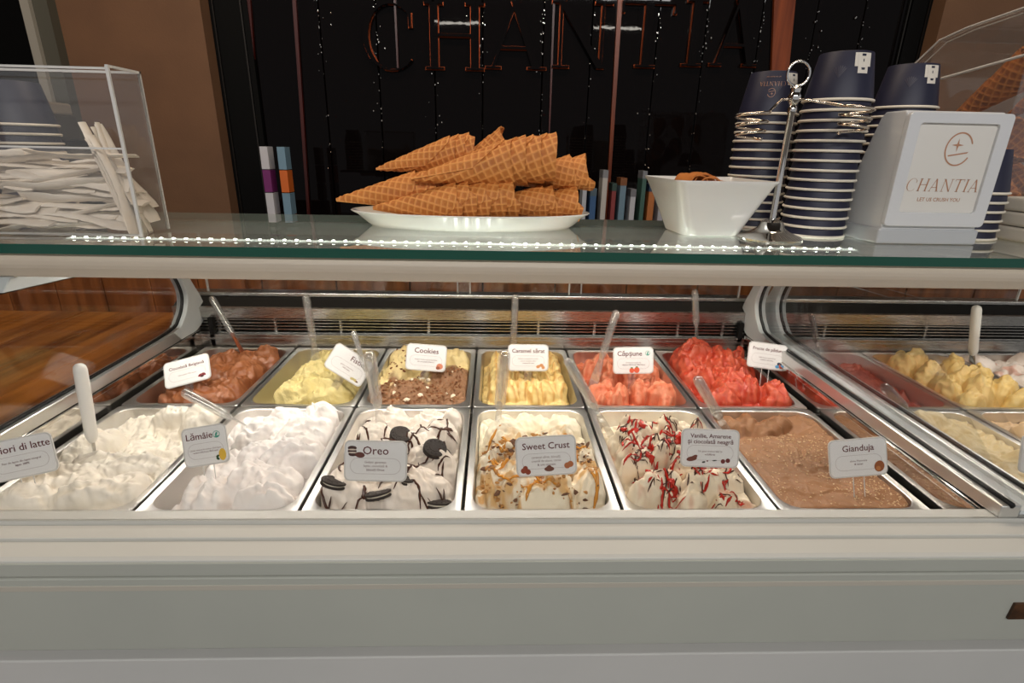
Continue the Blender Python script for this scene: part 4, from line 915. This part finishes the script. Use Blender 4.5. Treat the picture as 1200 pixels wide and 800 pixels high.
def cup_art(parent, ang, tag_ang, with_logo):
    if with_logo:
        W = word_polys('CHANTIA', .0085, .12, 0); me = polys_mesh(W); wrap(me, .062, ang); me.materials.append(copper_ink); link('lettering', me, None, parent, world=False)
        t2 = text_mesh('LET US CRUSH YOU', .0032, .0001); t2.materials.append(copper_ink); wrap(t2, .076, ang); link('lettering', t2, None, parent, world=False)
        me = polys_mesh(logo_polys(.018)); wrap(me, .044, ang); me.materials.append(copper_ink); link('emblem', me, None, parent, world=False)
    rects = [[(-.016, .004), (.016, .004), (.016, .028), (-.016, .028)], [(-.010, -.008), (.010, -.008), (.010, .004), (-.010, .004)]]
    sub = []
    for r_ in rects:
        (x0, y0), (x1, y1) = r_[0], r_[2]
        for i in range(6): a, b = x0+(x1-x0)*i/6, x0+(x1-x0)*(i+1)/6; sub.append([(a, y0), (b, y0), (b, y1), (a, y1)])
    me = polys_mesh(sub, 0); wrap(me, .056, tag_ang, False); me.materials.append(white_print); link('label', me, None, parent, world=False)
    mk = [[(-.004, .022), (.004, .022), (.004, .026), (-.004, .026)], [(-.001, .012), (.001, .012), (.001, .017), (-.001, .017)], [(-.004, .002), (.004, .002), (.003, -.002), (-.003, -.002)]]
    me = polys_mesh(mk, .0004); wrap(me, .056, tag_ang, False)
    for v in me.vertices: v.co.x *= 1.004; v.co.y *= 1.004
    me.materials.append(navy); link('label_print', me, None, parent, world=False)
    lf = []
    for k in range(7):
        a = math.radians(40+k*17); c, s = math.cos(a), math.sin(a)
        lf.append([(0, -.012), (.012*c-.0012*s, -.004+.012*s+.0012*c), (.015*c, -.004+.015*s), (.012*c+.0012*s, -.004+.012*s-.0012*c)])
    for da in (-.75,):
        me = polys_mesh(lf, 0); wrap(me, .052, tag_ang+da, False); me.materials.append(mat('leaf_print', srgb(62, 58, 72), .5) if 'leaf_print' not in MATS else MATS['leaf_print']); link('leaf_print', me, None, parent, world=False)
def stack(x, y, n, ang, tag_ang, where, logo, pitch=.0187, z0=ZT):
    for i in range(n):
        top = i == n-1
        c = thing('paper_cup', (x, y, z0+pitch*i), ('topmost printed navy paper cup of the stack ' if top else 'inverted navy paper cup in the stack ')+where, 'paper cup', 'paper cups in the stack '+where)
        b = link('cup_body', cb_m, None, c, smooth='auto', world=False); link('cup_rim', cr_m, None, c, smooth=True, world=False)
        if top: cup_art(b, ang, tag_ang, logo)
stack(.660, .245, 14, -.42, .5, 'behind the chrome cone holder', True)
stack(.732, .105, 15, -.9, .10, 'right behind the chrome pole', False)
stack(.955, .222, 15, -.9, .15, 'behind the napkin dispenser', False)
stack(1.064, .105, 6, -.9, 2.2, 'beside the napkin dispenser', False)
stack(-.985, .24, 11, -.9, -.6, 'behind the bin of wrapped spoons', False)
# cone holder -------------------------------------------------------------------
ch_ = thing('cone_holder', (.607, .035, ZT), 'chrome stand with top ring and coiled wire cone loops', 'stand')
MB().lathe([(.062, 0), (.063, .003), (.056, .007), (.038, .014), (.026, .022), (.021, .034), (.013, .038), (.007, .040)], 32).build('base', chrome, ch_, smooth='auto', world=False)
MB().lathe([(.0062, .036), (.0062, .235), (.0085, .238), (.0085, .245), (.006, .250), (.011, .258), (.012, .266), (.0085, .272), (.010, .279), (.004, .284)], 20).build('pole', chrome, ch_, smooth='auto', world=False)
MB().tube([(.021*math.sin(t), 0, .304-.021*math.cos(t)) for t in [2*PI*k/28 for k in range(29)]], .0024, 8).build('ring', chrome, ch_, smooth=True, world=False)
wire = mat('warm_chrome_wire', (.72, .62, .52, 1), .12, 1.)
for sx, cx, cz in ((-1, -.085, .236), (1, .110, .250)):
    pts = [(0, 0, .262), (sx*.03, -.012, .258)]
    for k in range(64):
        t = 2*PI*3*k/63; rr = .030-.006*(k/63)
        pts.append((cx - sx*rr*math.cos(t), -.024-rr*math.sin(t)*.9, cz-.048*(k/63)))
    MB().tube(pts, .0026, 8).build('coil', wire, ch_, smooth=True, world=False)
# napkin dispenser ---------------------------------------------------------------
nd = thing('napkin_dispenser', (.885, .05, ZT), 'white napkin dispenser with printed front card', 'napkin dispenser')
disp_w = mat('dispenser_plastic', srgb(206, 206, 208), .22, coat=.3)
xl, xr, zt = .801, .999, .612
MB().prism([(-.006, ZT+.001), (-.010, ZT+.03), (-.004, zt-.004), (.0, zt), (.055, zt), (.065, zt-.008), (.148, ZT+.03), (.150, ZT+.001)], 0, xl+.002, xr-.006).build('housing', disp_w, nd, bevel=.006, segs=3)
MB().box(xl-.004, xr, -.014, .154, ZT+.0003, ZT+.03).build('base', mat('dispenser_base', srgb(178, 180, 184), .25), nd, bevel=.004)
fo, fi = rrect(xr-xl, .205, .008, 4), rrect(xr-xl-.048, .160, .006, 4, 0, .004)
mb = MB(); n = len(fo); cxm, czm = (xl+xr)/2, ZT+.138
mb.add([(cxm+x, -.018, czm+z) for x, z in fo]+[(cxm+x, -.018, czm+z) for x, z in fi]+[(cxm+x, -.006, czm+z) for x, z in fo]+[(cxm+x, -.006, czm+z) for x, z in fi],
       [(k, (k+1) % n, n+(k+1) % n, n+k) for k in range(n)]+[(2*n+k, 3*n+k, 3*n+(k+1) % n, 2*n+(k+1) % n) for k in range(n)]+[(k, 2*n+k, 2*n+(k+1) % n, (k+1) % n) for k in range(n)]+[(n+k, n+(k+1) % n, 3*n+(k+1) % n, 3*n+k) for k in range(n)])
mb.build('front_frame', disp_w, nd, bevel=.0015)
cd = MB().box(cxm-.079, cxm+.079, -.0125, -.0115, czm-.082, czm+.088).build('card', mat('dispenser_card', srgb(214, 210, 204), .5), nd)
def onfront(me, zc, name, xc=0.):
    for v in me.vertices: x, y = v.co.x, v.co.y; v.co = (cxm+xc+x, -.0128-.0001*(v.co.z > 0), zc+y)
    me.update(); me.materials.append(copper_ink)
    o = link(name, me, None, cd); return o
brown_ink = copper_ink
onfront(polys_mesh(word_polys('CHANTIA', .0232, .12, .14)), czm-.025, 'lettering')
onfront(text_mesh('LET US CRUSH YOU', .0095, .0001, bold=.0001), czm-.052, 'lettering')
onfront(polys_mesh(logo_polys(.060)), czm+.040, 'emblem', .012)
# bin of wrapped spoons (left) ------------------------------------------------------
bn = thing('spoon_bin', (-.78, .1, ZT), 'clear acrylic bin full of paper-wrapped spoons', 'bin')
bx0, bx1, by0, by1 = -.95, -.578, -.075, .012
MB().box(bx0, bx1, by0, by1, ZT+.0005, ZT+.0045).build('bottom', acrylic, bn)
MB().box(bx0, bx1, by0, by0+.004, ZT+.0045, .515).build('front_pane', acrylic, bn)
MB().box(bx0, bx1, by1-.004, by1, ZT+.0045, .640).build('back_pane', acrylic, bn)
for x in (bx0, bx1-.004): MB().box(x, x+.004, by0+.004, by1-.004, ZT+.0045, .640).build('side_pane', acrylic, bn)
for nm, a in (('edge', (bx0, bx1, by0, by0+.004, .515, .518)), ('edge', (bx0, bx1, by1-.004, by1, .640, .644)), ('edge', (bx1-.004, bx1, by0, by1, .640, .644)), ('edge', (bx0, bx1, by0, by0+.003, .6365, .640)), ('edge', (bx1-.004, bx1+.001, by0-.001, by0+.003, ZT+.001, .642)), ('edge', (bx0, bx1, by0, by0+.003, ZT+.002, ZT+.006)), ('edge', (bx1-.004, bx1, by1-.004, by1, ZT+.004, .64))):
    MB().box(*a).build(nm, acrylic_edge, bn)
paper = mat('wrapper_paper', srgb(240, 233, 222), .7, c2=srgb(230, 218, 202), ns=14, bump=.25, bs=50)
def spoon_mesh(seed):
    r = random.Random(seed); L = r.uniform(.15, .18); ls = []
    for k in range(13):
        t = k/12; wd_ = .0095+.0065*sstep(.55, .85, np.array(t)) if True else 0; wd_ = float(wd_)
        if t < .05: wd_ *= .85
        if t > .95: wd_ *= .8
        h_ = .0018+.0022*math.sin(PI*t); x = (t-.5)*L; bend = .006*math.sin(PI*t*1.2+seed)
        ls.append([(x, wd_*math.cos(2*PI*i/10), bend+h_*math.sin(2*PI*i/10)+.0006*math.sin(k*3+i)) for i in range(10)])
    return MB().loops(ls).mesh('wrapped_spoon')
sm = [spoon_mesh(s) for s in range(4)]
for m_ in sm: m_.materials.append(paper); m_.polygons.foreach_set('use_smooth', [True]*len(m_.polygons)); m_.set_sharp_from_angle(angle=.9)
rs = random.Random(4)
for i in range(52):
    o = bpy.data.objects.new('wrapped_spoon', sm[i % 4]); COL.objects.link(o); lay = i//5
    o.location = (rs.uniform(-.875, -.665), rs.uniform(-.052, -.012), ZT+.014+lay*.0122+rs.uniform(0, .004))
    o.rotation_euler = (rs.uniform(.1, 1.0), rs.uniform(-.10, .14), rs.gauss(0, .07)+(PI if rs.random() < .4 else 0))
    tag(o, 'flat paper-wrapped spoon lying in the clear acrylic bin', 'spoon', 'wrapped spoons in the acrylic bin')
for i in range(9):
    o = bpy.data.objects.new('wrapped_spoon', sm[i % 4]); COL.objects.link(o)
    o.location = (-.619-.007*(i % 3), -.058+.0068*i, .452+.010*(i % 4)); o.rotation_euler = (rs.uniform(-.3, .3), 1.25+rs.uniform(-.2, .1), rs.uniform(-.1, .1))
    tag(o, 'paper-wrapped spoon standing on end against the bin side', 'spoon', 'upright wrapped spoons in the bin')
# right acrylic cone box ---------------------------------------------------------------
cx0, cx1, cy0, cy1 = 1.13, 1.66, .14, .50
kb = thing('cone_box', (1.4, .3, ZT), 'clear acrylic box with sloping back full of large waffle cones', 'acrylic box')
prof = [(cy0, ZT+.001), (cy0, .828), (.32, .815), (.40, .802), (cy1, .738), (cy1, ZT+.001)]
for x in (cx0, cx1-.004): MB().prism(prof, 0, x, x+.004).build('side_pane', acrylic, kb)
for (ya, za), (yb, zb) in zip(prof[1:4], prof[2:5]): MB().prism([(ya, za), (yb, zb), (yb, zb-.004), (ya, za-.004)], 0, cx0+.004, cx1-.004).build('top_pane', acrylic, kb)
MB().box(cx0+.004, cx1-.004, cy0, cy0+.004, ZT+.001, .824).build('front_pane', acrylic, kb)
MB().box(cx0+.004, cx1-.004, cy1-.004, cy1, ZT+.001, .734).build('back_pane', acrylic, kb)
MB().box(cx0+.004, cx1-.004, cy0+.004, cy1-.004, ZT+.001, ZT+.005).build('bottom', acrylic, kb)
MB().tube([(cx0, y, z) for y, z in prof[1:5]], .0022, 6).build('edge', acrylic_edge, kb)
MB().tube([(cx0+.02, y, z-.004) for y, z in prof[1:5]], .0016, 6).build('edge', acrylic_edge, kb)
MB().tube([(cx0, .145, .733), (cx0, .36, .713)], .0032, 6).build('edge', acrylic_edge, kb)
for i, (tp, mo) in enumerate((((1.19, .40, .60), (1.25, .24, .74)), ((1.22, .44, .52), (1.26, .24, .58)), ((1.185, .42, .43), (1.21, .22, .47)), ((1.30, .22, .44), (1.30, .40, .52)), ((1.36, .42, .62), (1.38, .26, .74)), ((1.42, .22, .44), (1.42, .4, .48)), ((1.36, .44, .50), (1.38, .24, .60)), ((1.54, .42, .46), (1.54, .24, .5)), ((1.50, .4, .58), (1.52, .24, .68)), ((1.20, .26, .56), (1.21, .42, .47)))):
    cones(tp, mo, 1, 'large dark-baked waffle cone in the clear acrylic box', 'large waffle cones in the acrylic box', cmd, sc=1.12, spin=i*1.3)
pk = mat('napkin_pack_paper', srgb(214, 206, 194), .5, bump=.2, bs=40)
for i in range(3):
    o = MB().box(1.135, 1.335, -.05, .10, ZT+.0005+.030*i, ZT+.029+.030*i).build('napkin_pack', pk, None, bevel=.006, segs=3)
    tag(o, ('lowest', 'middle', 'uppermost')[i]+' flat white napkin pack of the pile beside the cone box', 'napkin pack', 'flat napkin packs on the glass shelf')
# added upright blocks standing in for coloured reflections in the gloss wall
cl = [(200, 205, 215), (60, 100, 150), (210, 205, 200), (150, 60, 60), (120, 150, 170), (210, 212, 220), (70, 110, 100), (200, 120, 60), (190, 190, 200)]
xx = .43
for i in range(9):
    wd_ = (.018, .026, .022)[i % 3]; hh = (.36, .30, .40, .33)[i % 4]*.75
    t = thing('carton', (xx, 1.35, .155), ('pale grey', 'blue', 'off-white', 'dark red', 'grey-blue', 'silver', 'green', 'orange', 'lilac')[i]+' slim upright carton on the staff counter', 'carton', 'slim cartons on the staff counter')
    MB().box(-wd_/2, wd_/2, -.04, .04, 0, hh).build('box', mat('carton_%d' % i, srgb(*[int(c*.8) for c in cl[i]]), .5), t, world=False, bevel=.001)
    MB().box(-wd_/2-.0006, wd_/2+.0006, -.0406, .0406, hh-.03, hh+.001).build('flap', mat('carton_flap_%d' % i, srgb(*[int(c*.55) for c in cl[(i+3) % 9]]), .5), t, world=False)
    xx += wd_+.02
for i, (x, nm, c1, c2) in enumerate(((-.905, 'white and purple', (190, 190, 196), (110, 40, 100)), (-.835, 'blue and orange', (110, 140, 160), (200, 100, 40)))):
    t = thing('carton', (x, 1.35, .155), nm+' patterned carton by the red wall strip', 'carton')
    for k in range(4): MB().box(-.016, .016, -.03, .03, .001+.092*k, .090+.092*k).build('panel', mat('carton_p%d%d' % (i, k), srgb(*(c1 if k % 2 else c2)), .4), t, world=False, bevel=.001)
